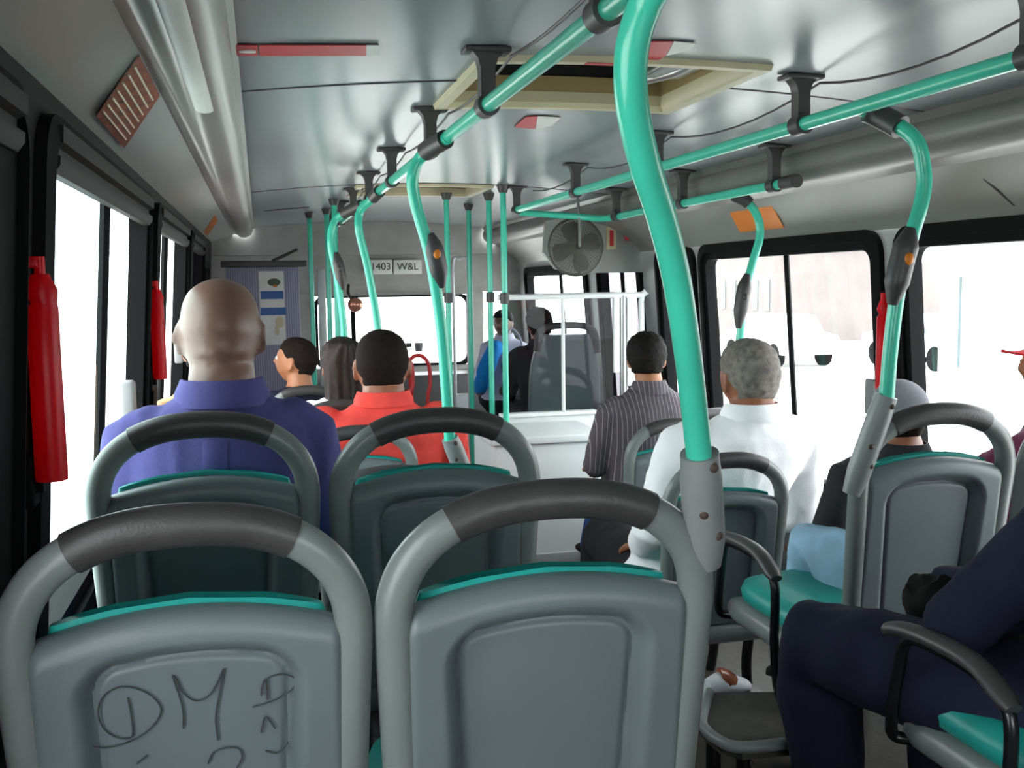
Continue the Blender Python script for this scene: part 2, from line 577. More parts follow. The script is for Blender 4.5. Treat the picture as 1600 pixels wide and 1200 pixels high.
# front wall: windscreen opening, header with the route plates, dash panel
def front(name, holes, y, x0, x1, z0, z1, th, mt):
    m = MB()
    zs = sorted({z0, z1} | {h[2] for h in holes} | {h[3] for h in holes})
    xx = sorted({x0, x1} | {h[0] for h in holes} | {h[1] for h in holes})
    for i in range(len(xx) - 1):
        for j in range(len(zs) - 1):
            a, b, c, d = xx[i], xx[i + 1], zs[j], zs[j + 1]
            if any(h[0] < (a + b) / 2 < h[1] and h[2] < (c + d) / 2 < h[3] for h in holes):
                continue
            m.box((a, y, c), (b, y + th, d))
    return struct(m.build(name, mt))


# unseen rear wall; its window is added to light the seat backs
RW = (.0, 1.84, -.55, .2)
front('wall_rear', [RW], Y0 - .05, -.55, 2.4, LOW, .56, .05, K['wall'])
m = MB()
rwo, rwi = rrect(*RW, .06), rrect(RW[0] + .04, RW[1] - .04, RW[2] + .04, RW[3] - .04, .06)
m.rings([[V((x, y, z)) for x, z in p] for p, y in ((rwo, Y0 + .012), (rwi, Y0 + .012), (rwi, Y0 - .04), (rwo, Y0 - .04))], closed=True)
rwin = struct(m.build('window_11', K['rubber'], origin=(.9, Y0, -.5)))
m = MB(); m.box((RW[0], Y0 - .03, RW[2]), (RW[1], Y0 - .025, RW[3])); m.build('pane', K['glass'], rwin)
front('wall_front', [(.44, 1.79, -.70, -.09), (1.9, 2.12, -.6, .0)], Y1, -.5, 2.4, LOW, .56, .05, K['grey'])
m = MB()
prof = [(8.62, zc(.9) + .0), (8.64, .40), (8.66, .27), (8.66, .255), (8.7, .25), (8.74, .0), (8.8, -.07), (8.84, -.07), (8.84, .56), (8.62, .56)]
m.rings([[V((x, a, b)) for a, b in prof] for x in (-.43, 2.26)])
struct(m.build('wall_front_header', K['grey']))
wsr = rrect(.44, 1.79, -.70, -.09, .08)
wsi = rrect(.47, 1.75, -.68, -.105, .08)
m = MB()
m.rings([[V((x, y, z)) for x, z in p] for p, y in ((wsr, 8.785), (wsi, 8.785), (wsi, 8.83), (wsr, 8.83))], closed=True)
win = struct(m.build('window_10', K['rubber'], origin=(.8, 8.8, -.8)))
m = MB()
m.box((.44, 8.82, -.70), (1.79, 8.825, -.09))
m.build('pane', K['glass'], win)
m = MB()
c = at(552, 500, y=8.81)
m.box((c.x - .018, 8.80, -.70), (c.x + .018, 8.835, -.09))
m.build('divider', K['rubber'], win)

# ------------------------------------------------------------------ outside
m = MB()
m.box((-60, -30, -2.5), (90, 90, -2.4))
struct(m.build('ground', K['road']))


def building(name, label, lo, hi, mt, nwin):
    t = thing(name, label, 'building', ((lo[0] + hi[0]) / 2, (lo[1] + hi[1]) / 2, lo[2]))
    b = MB(); b.box(lo, hi); b.build('walls', mt, t)
    b = MB(); b.box((lo[0] - .2, lo[1] - .2, hi[2]), (hi[0] + .2, hi[1] + .2, hi[2] + .25)); b.build('roof', K['bldg2'], t)
    for i in range(nwin):
        y = lo[1] + (hi[1] - lo[1]) * (i + .3) / nwin
        b = MB(); b.box((lo[0] - .04, y, lo[2] + 1.2), (lo[0] + .02, y + (hi[1] - lo[1]) / nwin * .4, lo[2] + 2.4)); b.build('window', K['cardark'], t)
    return t


def car(label, x, y, mt):
    t = thing('car', label, 'car', (x, y, -2.4), 'cars parked across the road')
    b = MB()
    side = [(-2.0, .35), (-2.05, .7), (-1.9, .85), (-1.2, .93), (-.7, 1.38), (.7, 1.42), (1.25, .98), (1.95, .85), (2.05, .6), (2.0, .35)]
    b.rings([[V((x + dx, y + a, -2.4 + c)) for a, c in side] for dx in (-.8, .8)])
    b.build('body', mt, t)
    for sx in (-.81, .81):
        b = MB()
        b.add([V((x + sx, y + a, -2.4 + c)) for a, c in ((-1.05, .95), (1.1, .97), (.62, 1.34), (-.62, 1.32))], [(0, 1, 2, 3)])
        b.build('side_window', K['cardark'], t)
    for a in (-1.3, 1.3):
        for sx in (-.72, .72):
            w = MB(); w.sweep([(x + sx - .1, y + a, -2.08), (x + sx + .1, y + a, -2.08)], .32, 20); w.build('wheel', K['rubber'], t)
    return t


p = at(1160, 470, x=19)
building('building', 'long dark low building seen through the right window behind the white-shirted man', (19, p.y - 2.6, -2.4), (27, p.y + 2.2, p.z + 2.0), K['bldg'], 5)
p = at(1190, 495, x=14)
car('silver car parked before the dark building, behind the second grab pole', 14.5, p.y, K['carpaint'])
p = at(1325, 480, x=15)
car('silver car parked in the open, seen through the wide pane', 17.5, p.y, K['carpaint'])
p = at(1490, 480, x=9)
building('kiosk', 'pale grey kiosk seen through the nearest right window', (9, p.y - .35, -2.4), (10, p.y + .3, .2), K['bldg2'], 1)
p = at(1595, 460, x=12)
building('building', 'grey green building at the right edge of the near right window', (12, p.y - 3, -2.4), (18, p.y + .1, .6), K['bldg2'], 4)
p = at(615, 505, y=38)
car('silver car ahead on the road beyond the windscreen', p.x, 38, K['carpaint'])
p = at(120, 560, x=-9)
building('building', 'pale building passing outside the left windows', (-16, p.y - 3, -2.4), (-9, p.y + 3, .3), K['bldg2'], 4)

# ------------------------------------------------------------------ ceiling fittings
for k, (a, b, c, d) in enumerate(HATCH):
    t = thing('roof_hatch', ['open cream roof hatch with dark gap, nearest in the ceiling', 'second roof hatch further forward, a tan strip in the ceiling'][k], 'hatch', ((a + b) / 2, (c + d) / 2, .5), 'roof hatches')
    m = MB()
    zf = lambda x: zc(x) - .012
    def rimring(e, dz, n=8):
        pts = []
        for i in range(n): pts.append((a - e + (b - a + 2 * e) * i / n, c - e))
        for i in range(n): pts.append((b + e, c - e + (d - c + 2 * e) * i / n))
        for i in range(n): pts.append((b + e - (b - a + 2 * e) * i / n, d + e))
        for i in range(n): pts.append((a - e, d + e - (d - c + 2 * e) * i / n))
        return [V((x, y, zc(x) + dz)) for x, y in pts]
    m.rings([rimring(.035, .002), rimring(.03, -.014), rimring(.0, -.014), rimring(-.012, .0), rimring(-.012, .03), rimring(.035, .03)], closed=True)
    m.build('rim', K['cream'], t)
    m = MB()
    m.rings([rimring(-.01, .01), rimring(-.01, .075), rimring(-.004, .075), rimring(-.004, .01)], closed=True)
    m.build('well', K['tan'], t)
    m = MB()
    m.box((a - .03, c - .03, .66), (b + .03, d + .03, .68), .008)
    m.build('lid', K['void'], t)
    m = MB()
    m.rings([rimring(-.004, .07), rimring(-.004, .145), rimring(.01, .145), rimring(.01, .07)], closed=True)
    m.build('gasket', K['void'], t)  # near-black ring, coloured to stand in for the shaded gap below the lid
    if k == 0:
        m = MB()
        m.sweep(smooth_path([(1.1, 2.45, .57), (1.12, 2.62, .565), (1.08, 2.8, .57)]), .016, 10)
        m.box((1.05, 2.5, .56), (1.17, 2.74, .59), .01)
        m.build('latch_bar', K['steel'], t)
        m = MB()
        p = at(902, 114, z=.495)
        m.box((.76, c - .03, zc(.9) - .017), (.9, c - .006, zc(.9) - .0135))
        m.build('rim_label', K['redlabel'], t)

# stickers on the ceiling
def at_ceil(u, v, drop=.003):
    z = .5
    for _ in range(12):
        p = at(u, v, z=z)
        z = zc(p.x) - drop
    return p


t = thing('warning_strip', 'long red warning strip stuck on the ceiling beside the left duct', 'sticker', (.1, 2.2, .48))
for nm, u0, u1, mt in (('red_band', 405, 572, 'redlabel'), ('white_end', 572, 592, 'label'), ('logo_band', 366, 402, 'redlabel')):
    m = MB()
    q = [at_ceil(u, v) for u, v in ((u0, 70), (u1, 70), (u1, 86), (u0, 86))]
    m.slab(q, .002)
    m.build(nm, K[mt], t)
m = MB()
p = at_ceil(386, 78)
cs = [V((p.x + .017 * math.cos(2 * PI * i / 20), p.y + .012 * math.sin(2 * PI * i / 20), zc(p.x) - .0075)) for i in range(20)]
m.rings([cs, [c_ + V((0, 0, .003)) for c_ in cs]])
m.build('white_oval', K['label'], t)


def tri_sticker(name, label, pts_red, pts_white):
    c0 = at(*pts_red[0], z=.51)
    t = thing(name, label, 'sticker', (c0.x, c0.y, .5))
    for nm, pts, mt in (('red_panel', pts_red, 'redlabel'), ('white_panel', pts_white, 'label')):
        m = MB()
        q = [at_ceil(u, v) for u, v in pts]
        m.slab(q, .002)
        m.build(nm, K[mt], t)


tri_sticker('hatch_sticker', 'red and white sticker on the ceiling beside the near pole, before the open hatch', [(1000, 64), (1052, 64), (1040, 86), (1005, 108)], [(1053, 64), (1088, 67), (1068, 80), (1041, 86)])
tri_sticker('hatch_sticker', 'red and white sticker on the ceiling just past the open hatch', [(822, 182), (840, 181), (836, 201), (804, 198)], [(840, 181), (876, 183), (862, 196), (837, 201)])

# notices on the cove panels


def on_left_panel(u, v, lift=.004):
    # slanted panel plane through (-.165,.352) and (-.372,.215)
    n = V((.05, 0, -.165)).normalized()
    p0 = V((-.24, 0, .407)) + n * lift
    d = CAM_F + AX_R * ((u - 800) / IMG_F) + AX_U * ((600 - v) / IMG_F)
    return d * (p0.dot(n) / d.dot(n))


def on_right_panel(u, v, lift=.004):
    n = V((-.155, 0, -.217)).normalized()
    p0 = V((1.99, 0, .34)) + n * lift
    d = CAM_F + AX_R * ((u - 800) / IMG_F) + AX_U * ((600 - v) / IMG_F)
    return d * (p0.dot(n) / d.dot(n))


t = thing('notice_board', 'brown notice with pale lines on the left panel above the window', 'notice', on_left_panel(195, 160))
m = MB(); m.slab([on_left_panel(*p, lift=.012) for p in ((217, 84), (249, 148), (194, 230), (150, 179))], .003); m.build('plate', K['brown'], t)
A, B, C_, D = [on_left_panel(*p, lift=.0175) for p in ((217, 84), (249, 148), (194, 230), (150, 179))]
m = MB()
for k in range(1, 8):
    f = k / 8
    a = A.lerp(D, f); b = B.lerp(C_, f)
    a, b = a.lerp(b, .08), a.lerp(b, .92)
    m.sweep([a, b], .0022, 6)
m.build('text_lines', K['cream'], t)
m = MB(); m.slab([on_left_panel(*p) for p in ((337, 333), (340, 345), (324, 368), (318, 362))], .003)
tag(m.build('notice_strip', K['orange'], origin=on_left_panel(330, 350)), 'small orange strip on the left panel near the front', 'notice')
m = MB(); m.slab([on_right_panel(*p) for p in ((1133, 318), (1198, 308), (1225, 356), (1156, 363))], -.003)
tag(m.build('orange_notice', K['orange'], origin=on_right_panel(1180, 335)), 'orange notice plate above the right window behind the grab pole', 'notice')

# ------------------------------------------------------------------ seats
HW, HT, HB = .2225, .93, .75     # half width, handle top, where the arch begins


def bp(x, z, off):
    return V((x, -(z - .42) * .13 + off, z))


def arch(t):
    """t in 0..1 from left foot of the arch to right"""
    a = PI * (1 - t)
    c, s = math.cos(a), math.sin(a)
    n = 2.35
    return (HW - .024) * math.copysign(abs(c) ** (2 / n), c), HB + (HT - .024 - HB) * abs(s) ** (2 / n)


def seat_meshes():
    out = {}
    arcpts = [arch(i / 60) for i in range(61)]
    gi0 = next(i for i, p in enumerate(arcpts) if p[0] > -.122)
    gi1 = next(i for i, p in enumerate(arcpts) if p[0] > .122)
    for sd, rng in (('left', arcpts[:gi0 + 1]), ('right', arcpts[gi1 - 1:][::-1])):
        low = [(math.copysign(HW - .024 - .018 * (1 - (z - .33) / (HB - .33)), -1 if sd == 'left' else 1), z) for z in (.33, .42, .52, .62, .69)]
        m = MB()
        m.sweep([bp(x, z, 0) for x, z in low + rng], .024, 16, squash=(1.0, .95), up=(0, 1, .13))
        out['frame_' + sd] = m
    m = MB()
    m.sweep([bp(x, z, 0) for x, z in arcpts[gi0 - 1:gi1 + 1]], .0265, 18, squash=(1.0, .95), up=(0, 1, .13))
    out['grip'] = m
    # moulded shell: rolled upper edge, recessed inner panel
    nx, nz = 104, 130
    def ztop(x): return .80 - .95 * x * x
    def panel_sd(x, z):
        zt = .752 - 1.1 * x * x
        hw = .132 - .02 * (1 - (z - .3) / .45)
        dx = abs(x) - hw
        dz = z - zt
        r = .045
        dx += r; dz += r
        return min(max(dx, dz), 0) + math.hypot(max(dx, 0), max(dz, 0)) - r
    def back_off(x, z):
        sd = panel_sd(x, z)
        o = -.022
        o += .026 * (1 - sstep(-.02, .012, sd))
        o += .010 * math.exp(-((sd + .012) / .006) ** 2)     # groove round the panel
        t = ztop(x) - z
        if t < .035:
            o += .034 * (1 - math.sqrt(max(0, 1 - (1 - t / .035) ** 2)))
        e = .19 - abs(x)
        if e < .02:
            o += .02 * (1 - e / .02) ** 2
        return o
    sh, ins = MB(), MB()
    gb = []
    for j in range(nz + 1):
        row = []
        for i in range(nx + 1):
            x = -.19 + .38 * i / nx
            z = .34 + (ztop(x) - .34) * (1 - (1 - j / nz) ** 1.35)
            row.append((x, z))
        gb.append(row)
    vs = [bp(x, z, back_off(x, z)) for r in gb for x, z in r]
    vf = [bp(x, z, .02) for r in gb for x, z in r]
    W = nx + 1
    fs = []
    mi = []
    for j in range(nz):
        for i in range(nx):
            fs.append((j * W + i, j * W + i + 1, (j + 1) * W + i + 1, (j + 1) * W + i))
            x, z = gb[j][i]
            mi.append(0)
    o = len(vs)
    nf = len(fs)
    fs += [tuple(k + o for k in reversed(f)) for f in fs[:nf]]
    mi += [0] * nf
    bd = [i for i in range(W)] + [j * W + nx for j in range(1, nz + 1)] + [nz * W + i for i in range(nx - 1, -1, -1)] + [j * W for j in range(nz - 1, 0, -1)]
    for k in range(len(bd)):
        a, b = bd[k], bd[(k + 1) % len(bd)]
        fs.append((b, a, a + o, b + o)); mi.append(0)
    sh.v = vs + vf; sh.f = fs; sh.mi = mi
    out['backrest_shell'] = sh
    # upholstered front of the back
    m = MB()
    rg = []
    for j in range(25):
        f = j / 24
        z = .36 + (.808 - .36) * f
        hw = .178 - .02 * f ** 6
        th = .035 + .02 * math.sin(PI * min(1, f * 1.1)) ** .5
        if f > .93: th *= .75
        ring = []
        for k in range(32):
            a = 2 * PI * k / 32
            cx, cy = math.cos(a), math.sin(a)
            x = hw * math.copysign(abs(cx) ** .35, cx)
            zz = min(z, .808 - .95 * x * x) if f > .6 else z
            ring.append(bp(x, zz, .018 + th / 2 + th / 2 * math.copysign(abs(cy) ** .6, cy)))
        rg.append(ring)
    m.rings(rg)
    out['backrest_pad'] = m
    m = MB()
    rg = []
    for k, (ins_, dz) in enumerate(((.02, 0), (.004, .012), (0, .035), (.006, .055), (.03, .066))):
        ring = []
        for q in range(48):
            a = 2 * PI * q / 48
            cx, cy = math.cos(a), math.sin(a)
            ring.append(V(((.205 - ins_) * math.copysign(abs(cx) ** .45, cx), .245 + (.225 - ins_) * math.copysign(abs(cy) ** .45, cy), .335 + dz)))
        rg.append(ring)
    m.rings(rg)
    out['seat_cushion'] = m
    m = MB()
    m.rings([[V((p.x if p.x > 0 else p.x * 1.42, p.y, p.z)) for p in r] for r in rg])
    out['wide_cushion'] = m
    m = MB()
    m.box((-.3, .0, .27), (.21, .46, .338), .03)
    out['wide_pan'] = m
    m = MB()
    m.box((-.21, .0, .27), (.21, .46, .338), .03)
    out['seat_pan'] = m
    m = MB()
    for sx in (-.15, .15):
        m.sweep(smooth_path([(sx, .08, .28), (sx, .1, .14), (sx, .06, .0)], 4), .018, 10)
        m.sweep(smooth_path([(sx, .38, .28), (sx, .36, .14), (sx, .4, .0)], 4), .018, 10)
    m.box((-.17, .04, 0), (.17, .42, .015), .004)
    out['pedestal'] = m
    # armrest: pad over a bent black tube
    m = MB()
    m.sweep(smooth_path([(-.28, .42, .29), (-.31, .45, .29), (-.325, .44, .33), (-.325, .42, .44), (-.325, .4, .5), (-.325, .34, .517), (-.325, .2, .513), (-.325, .12, .47), (-.329, .11, .32), (-.325, .09, .2), (-.31, .02, .12), (-.3, .02, .02)], 8), .012, 10)
    out['armrest_frame'] = m
    m = MB()
    m.sweep(smooth_path([(-.325, .46, .505), (-.325, .4, .523), (-.325, .3, .532), (-.325, .2, .526), (-.325, .11, .485)], 6), [.012] + [.02] * 23 + [.014], 14, squash=(1.1, .75), up=(0, 0, 1))
    out['armrest_pad'] = m
    return out


SM = seat_meshes()
SEATMATS = dict(frame_left='frame', frame_right='frame', grip='grip', backrest_shell='shell', backrest_pad='teal', seat_cushion='teal', wide_cushion='teal', wide_pan='frame', seat_pan='frame', pedestal='black', armrest_frame='black', armrest_pad='clamp')
SEATME = {}
for k, m in SM.items():
    mm = SEATMATS[k]
    SEATME[k] = m.mesh(k, [K[q] for q in mm] if isinstance(mm, tuple) else K[mm], angle=50)
PARTN = dict(frame_left='side_frame', frame_right='side_frame', wide_cushion='seat_cushion', wide_pan='seat_pan')


def make_seat(arm):
    t = bpy.data.objects.new('bus_seat', None)
    t.empty_display_size = .1
    COL.objects.link(t)
    for k, me in SEATME.items():
        if (k[:4] in ('armr', 'wide') and not arm) or (k in ('seat_cushion', 'seat_pan') and arm):
            continue
        o = bpy.data.objects.new(PARTN.get(k, k), me)
        COL.objects.link(o)
        o.parent = t
    return t


plain, armed = make_seat(False), make_seat(True)
used = set()


def seat(x, y, ztop, label, arm=False):
    src = armed if arm else plain
    o = src if src.name not in used else copy_tree(src)
    used.add(src.name)
    # the handle's top leans back of the origin by the recline
    o.location = (x, y + .066, ztop - HT)
    tag(o, label, 'seat', 'grey bus seats with teal upholstery')
    return o


ZH, ZL = -.262, -.525
XA, XW = .348, -.098
s_graf = seat(XW, 1.25, ZH + .006, 'grey bus seat with pen scribbles across its back, beside the left window')
s_pole = seat(XA + .010, 1.25, ZH + .008, 'large grey bus seat joined to the nearest green pole')
seat(XW - .02, 2.05, ZH + .022, 'grey bus seat behind the man in the violet blue shirt')
seat(XA - .005, 2.05, ZH + .01, 'empty grey bus seat between the violet shirted man and the aisle')
seat(XA + .01, 2.95, ZL, 'empty grey seat with the second bent green pole at its corner')
seat(XA, 3.85, ZL, 'grey bus seat under the man in the coral shirt')
seat(XW, 3.85, ZL, 'window seat beside the coral shirted man, hidden by the bald man')
seat(XA, 4.75, ZL, 'grey bus seat under the woman with long dark hair')
seat(XA - .12, 5.5, ZL, 'grey bus seat under the young man in profile')
seat(1.5, 1.2, ZH, 'seat with armrest under the large person in navy clothes', True)
seat(1.545, 2.08, -.295, 'tilted looking grey seat with armrest before the person in the grey cap', True)
seat(2.0, 2.08, -.30, 'window seat under the person in the red cap')
seat(1.44, 2.98, -.55, 'grey bus seat behind the man in the white shirt')
seat(1.63, 3.85, ZL - .03, 'grey bus seat behind the man in the pinstripe shirt')
seat(2.02, 4.32, ZL - .06, 'empty window seat beside the man in the pinstripe shirt')

s_pole.scale = (1.045, 1, 1)

# pen scribbles on the back of the first seat
SO = V(s_graf.location)


def graf(strokes):
    m = MB()
    for st in strokes:
        pts = []
        for u, v in st:
            # plane of the inset panel
            n = V((0, 1, .13)).normalized()
            p0 = SO + bp(0, .6, .0005)
            d = CAM_F + AX_R * ((u - 800) / IMG_F) + AX_U * ((600 - v) / IMG_F)
            pts.append(d * (p0.dot(n) / d.dot(n)))
        m.sweep(smooth_path(pts, 5), .0011, 6)
    return m


Z = lambda pts: [(x / 3, 800 + y / 3) for x, y in pts]
strokes = [Z([(600, 870), (615, 950), (620, 1050), (560, 1060), (490, 1020), (460, 940), (490, 860), (570, 820), (660, 835), (730, 880), (755, 940), (700, 1020), (600, 1080), (500, 1105), (410, 1100)]),
           Z([(860, 1015), (858, 930), (840, 860), (810, 770), (830, 790), (860, 850), (920, 885), (980, 860), (1020, 800), (1050, 735), (1030, 850), (1012, 960), (1022, 1070)]),
           Z([(1255, 880), (1250, 790)]), Z([(1225, 860), (1240, 790), (1310, 762), (1375, 775), (1385, 810), (1330, 860), (1250, 895), (1185, 915)]),
           Z([(1225, 1035), (1245, 960), (1290, 1015)]),
           Z([(975, 1180), (1000, 1130), (1060, 1105), (1120, 1110), (1135, 1150), (1110, 1200)]), Z([(640, 1180), (690, 1140)]),
           Z([(1245, 1120), (1300, 1130), (1340, 1090), (1350, 1080)])]
g = graf(strokes).build('pen_scribble', K['pen'], s_graf)

# ------------------------------------------------------------------ handrails
def rail(name, label, x, z, y0, y1, hangers, tail=None, r=.0175):
    t = thing(name, label, 'handrail', (x, y0, z))
    m = MB()
    pts = [V((x, y0, z)), V((x, (y0 + y1) / 2, z)), V((x, y1, z))]
    if tail:
        pts = smooth_path([V((x, y0, z)), V((x, y1 - .6, z)), V((x, y1, z))] + [V(p) for p in tail], 8)
    m.sweep(pts, r, 16)
    m.build('rail', K['pole'], t)
    for y in hangers:
        h = MB()
        zt = zc(x) - .001
        h.box((x - .052, y - .03, zt - .012), (x + .052, y + .03, zt), .004)
        hs = []
        for f, w in ((0, .034), (.12, .022), (.3, .0165), (.8, .0165), (1, .0165)):
            zz = zt - .012 + (z - zt + .012) * f
            hs.append([V((x + w * a, y + .018 * b, zz)) for a, b in ((-1, -1), (1, -1), (1, 1), (-1, 1))])
        h.rings(hs)
        h.sweep([(x, y - .024, z), (x, y + .024, z)], r + .008, 18)
        h.build('hanger', K['clamp'], t)
    return t


LX, RX, RZ = .502, 1.35, .39
HLy = [.66, 1.46, 2.25, 3.02, 3.92, 4.75, 5.55, 6.4, 7.2]
HRy = [.75, 1.59, 2.40, 3.37, 4.31, 5.36]
rail('handrail', 'long green ceiling handrail on the left side of the aisle', LX, RZ, -.3, 7.6, HLy)
rail('handrail', 'long green ceiling handrail on the right side of the aisle', RX, RZ, -.3, 5.42, HRy)
rail('handrail', 'short green handrail above the right seats that bends across at the front', 1.8, .335, 3.3, 5.2, [3.38, 4.2, 5.05], tail=[(1.68, 5.42, .36), (1.4, 5.5, .385)])
m = MB()
m.sweep([(1.8, 3.22, .335), (1.8, 3.31, .335)], .024, 14)
m.build('end_cap', K['clamp'], [o for o in S.objects if o.name.startswith('handrail') and o.type == 'EMPTY'][-1])


def cord(label, x, ys, sag):
    m = MB()
    pts = []
    for a, b in zip(ys[:-1], ys[1:]):
        for k in range(8):
            f = k / 8
            pts.append(V((x + .055, a + (b - a) * f, zc(x) - .018 - sag * 4 * f * (1 - f))))
    m.sweep(pts, .0036, 6)
    tag(m.build('bell_cord', K['clamp'], origin=(x, ys[0], .5)), label, 'cord', 'bell cords along the handrails')


cord('thin drooping bell cord along the left handrail', LX, HLy, .018)
cord('thin drooping bell cord along the right handrail', RX, HRy, .04)


# grab poles
def pole(label, path, socket=None, socket_len=.1, box=None, sleeve=None, r=.017, top=None, group='bent grab poles', tilt=None, cat='pole'):
    P = [V(p) for p in path]
    t = thing('grab_pole', label, cat, P[0], group)
    m = MB()
    sp = smooth_path(P, 10)
    m.sweep(sp, r, 18)
    m.build('tube', K['pole'], t)
    if sleeve:
        a, b, rr = sleeve
        k = MB()
        n = len(sp)
        k.sweep(sp[int(a * n):max(int(a * n) + 2, int(b * n))], rr, 18)
        k.build('joint_sleeve', K['clamp'], t)
    if box:
        a, b, dx, mt = box
        n = len(sp)
        seg = sp[int(a * n):int(b * n) + 1]
        k = MB()
        L = len(seg)
        k.sweep([p + V((dx * .5, -.004, 0)) for p in seg], [(.012 + .016 * min(1, 4 * i / L, 4 * (L - 1 - i) / L)) for i in range(L)], 16)
        bx = k.build('button_box', K['grip'], t)
        k = MB()
        k.ball(seg[L // 2] + V((dx * .5, -.03, .005)), (.011, .008, .014))
        k.build('button', K[mt], bx)
    if socket:
        base, topz = socket
        k = MB()
        w = r + .009
        B = V(base)
        T_ = sp[0] + V((0, 0, .01))
        k.sweep(smooth_path([B, B.lerp(T_, .35), B.lerp(T_, .7), T_], 3), [w * .8, w * .95] + [w * 1.08] * 6 + [w, w * .98], 18)
        sk = k.build('socket', K['cast'], t)
        for f, sx in ((.9, .3), (.5, -.35), (.3, .35)):
            c = B.lerp(T_, f)
            k = MB()
            k.ball(c + V((w * sx, -w * .93, 0)), (.007, .006, .007), 12, 8)
            k.build('bolt', K['rust'], sk)
    if top:
        k = MB()
        c = sp[-1]
        k.sweep([c - V((0, 0, .01)), V((c.x, c.y, zc(c.x) - .001))], [.024, .034], 16)
        k.build('ceiling_flange', K['clamp'], t)
    return t


def pix_path(lst):
    return [at(u, v, y=y) for u, v, y in lst]


# nearest pole: from the seat corner up, bowing to the window side, to the left rail
pp = pix_path([(1093, 720, 1.22), (1085, 640, 1.19), (1073, 540, 1.15), (1056, 430, 1.11), (1034, 340, 1.07), (1006, 250, 1.02), (988, 165, .985), (986, 90, .965), (1003, 20, .95), (1040, -40, .935)]) + [V((.47, .92, .375)), V((LX, .9, RZ))]
pole('thick near green grab pole rising from the seat corner past the open roof hatch', pp, socket=((.578, 1.265, -.385), 0), r=.0168)
# second left pole
pole('green pole with a dark button box in front of the empty seat', pix_path([(703, 690, 2.98), (697, 600, 2.96), (688, 500, 2.94), (672, 400, 2.9), (650, 320, 2.88), (645, 275, 2.86), (662, 240, 2.84)]) + [V((LX - .002, 2.72, RZ - .004))],
     socket=((.585, 3.0, -.58), 0), box=(.36, .48, .03, 'orange'), r=.017, sleeve=(.87, .999, .026))
pole('green bent pole against the windscreen above the coral shirted man', pix_path([(592, 640, 4.5), (594, 560, 4.48), (589, 500, 4.48), (575, 420, 4.45), (561, 360, 4.42), (563, 330, 4.42), (580, 312, 4.38)]) + [V((LX, 4.3, RZ))], r=.017, sleeve=(.88, .999, .026))
pole('green bent pole near the hair of the long haired woman', pix_path([(541, 600, 5.1), (537, 510, 5.1), (528, 440, 5.1), (517, 385, 5.1), (519, 355, 5.1), (530, 338, 5.1)]) + [V((LX, 4.98, RZ))], box=(.30, .46, .035, 'grip'), r=.017, sleeve=(.86, .999, .026))
# right poles
pole('green pole with an orange button rising beside the near right window', pix_path([(1385, 625, 2.06), (1392, 540, 2.05), (1404, 450, 2.04), (1424, 370, 2.03), (1441, 310, 2.03), (1443, 265, 2.03), (1428, 215, 2.04)]) + [V((RX + .04, 2.12, RZ - .02)), V((RX, 2.14, RZ))],
     socket=((1.325, 2.1, -.50), 0), box=(.22, .40, -.02, 'orange'), sleeve=(.80, .96, .027), r=.0168)
pole('slim green pole ending above the grey haired man', pix_path([(1154, 640, 3.72), (1156, 530, 3.72), (1164, 460, 3.72), (1176, 410, 3.72), (1187, 370, 3.72), (1184, 340, 3.72), (1168, 316, 3.72)]) + [V((1.81, 3.74, .335))],
     box=(.18, .38, -.02, 'grip'), sleeve=(.84, .99, .025), r=.016)


def post(label, u, v0, v1, y, mt='pole', r=.0165, z1=None):
    a = at(u, (v0 + v1) / 2, y=y)
    zt = zc(a.x) - .03 if z1 is None else z1
    t = thing('stanchion', label, 'pole', (a.x, y, LOW), 'straight floor to ceiling poles')
    m = MB()
    m.sweep([(a.x, y, LOW), (a.x, y, (LOW + zt) / 2), (a.x, y, zt)], r, 14)
    m.build('tube', K[mt], t)
    m = MB()
    m.sweep([(a.x, y, zt - .01), (a.x, y, zt + .029)], [r * 1.3, r * 2.1], 14)
    m.build('ceiling_flange', K['clamp'], t)
    m = MB()
    m.sweep([(a.x, y, LOW), (a.x, y, LOW + .02)], [r * 2.1, r * 1.3], 14)
    m.build('floor_flange', K['clamp'], t)
    for zz in (-.08,) if y < 6 else ():
        m = MB()
        m.sweep([(a.x, y, zz - .03), (a.x, y, zz + .03)], r + .009, 14)
        m.build('clamp', K['clamp'], t)
    return t


post('straight green pole at the left end of the glass partition', 789, 300, 730, 5.36)
post('straight green pole just left of the one on the partition end', 767, 312, 730, 5.85)
post('straight green pole before the white pillar at the windscreen edge', 736, 350, 720, 6.6)
post('straight green pole beside the advertising poster', 487, 350, 540, 7.3)
post('thin green pole behind the long haired woman', 514, 350, 560, 7.0)
post('straight green pole left of the dark screen divider', 526, 350, 560, 6.2)
post('straight green pole close behind the one with the dark button box', 702, 360, 720, 5.9)
m = MB()
c = at(503, 470, y=7.5)
m.box((c.x - .027, 7.48, LOW), (c.x + .027, 7.53, .12), .008)
tag(m.build('door_post', K['alu'], origin=(c.x, 7.5, LOW)), 'pale silver upright post behind the green poles near the door', 'post')
c = at(713, 480, y=7.6)
t = thing('entrance_rail', 'slim white rail frame before the right end of the windscreen', 'rail', (c.x, 7.6, LOW))
m = MB()
m.sweep(smooth_path([(c.x - .02, 7.6, LOW), (c.x - .02, 7.6, -.2), (c.x - .02, 7.6, .16), (c.x + .03, 7.6, .19), (c.x + .09, 7.6, .16), (c.x + .09, 7.6, -.2), (c.x + .09, 7.6, LOW)], 6), .012, 10)
m.build('tube', K['alu'], t)
m = MB(); m.box((c.x - .02, 7.595, LOW), (c.x + .12, 7.61, -.83), .004); m.build('panel', K['white'], t)

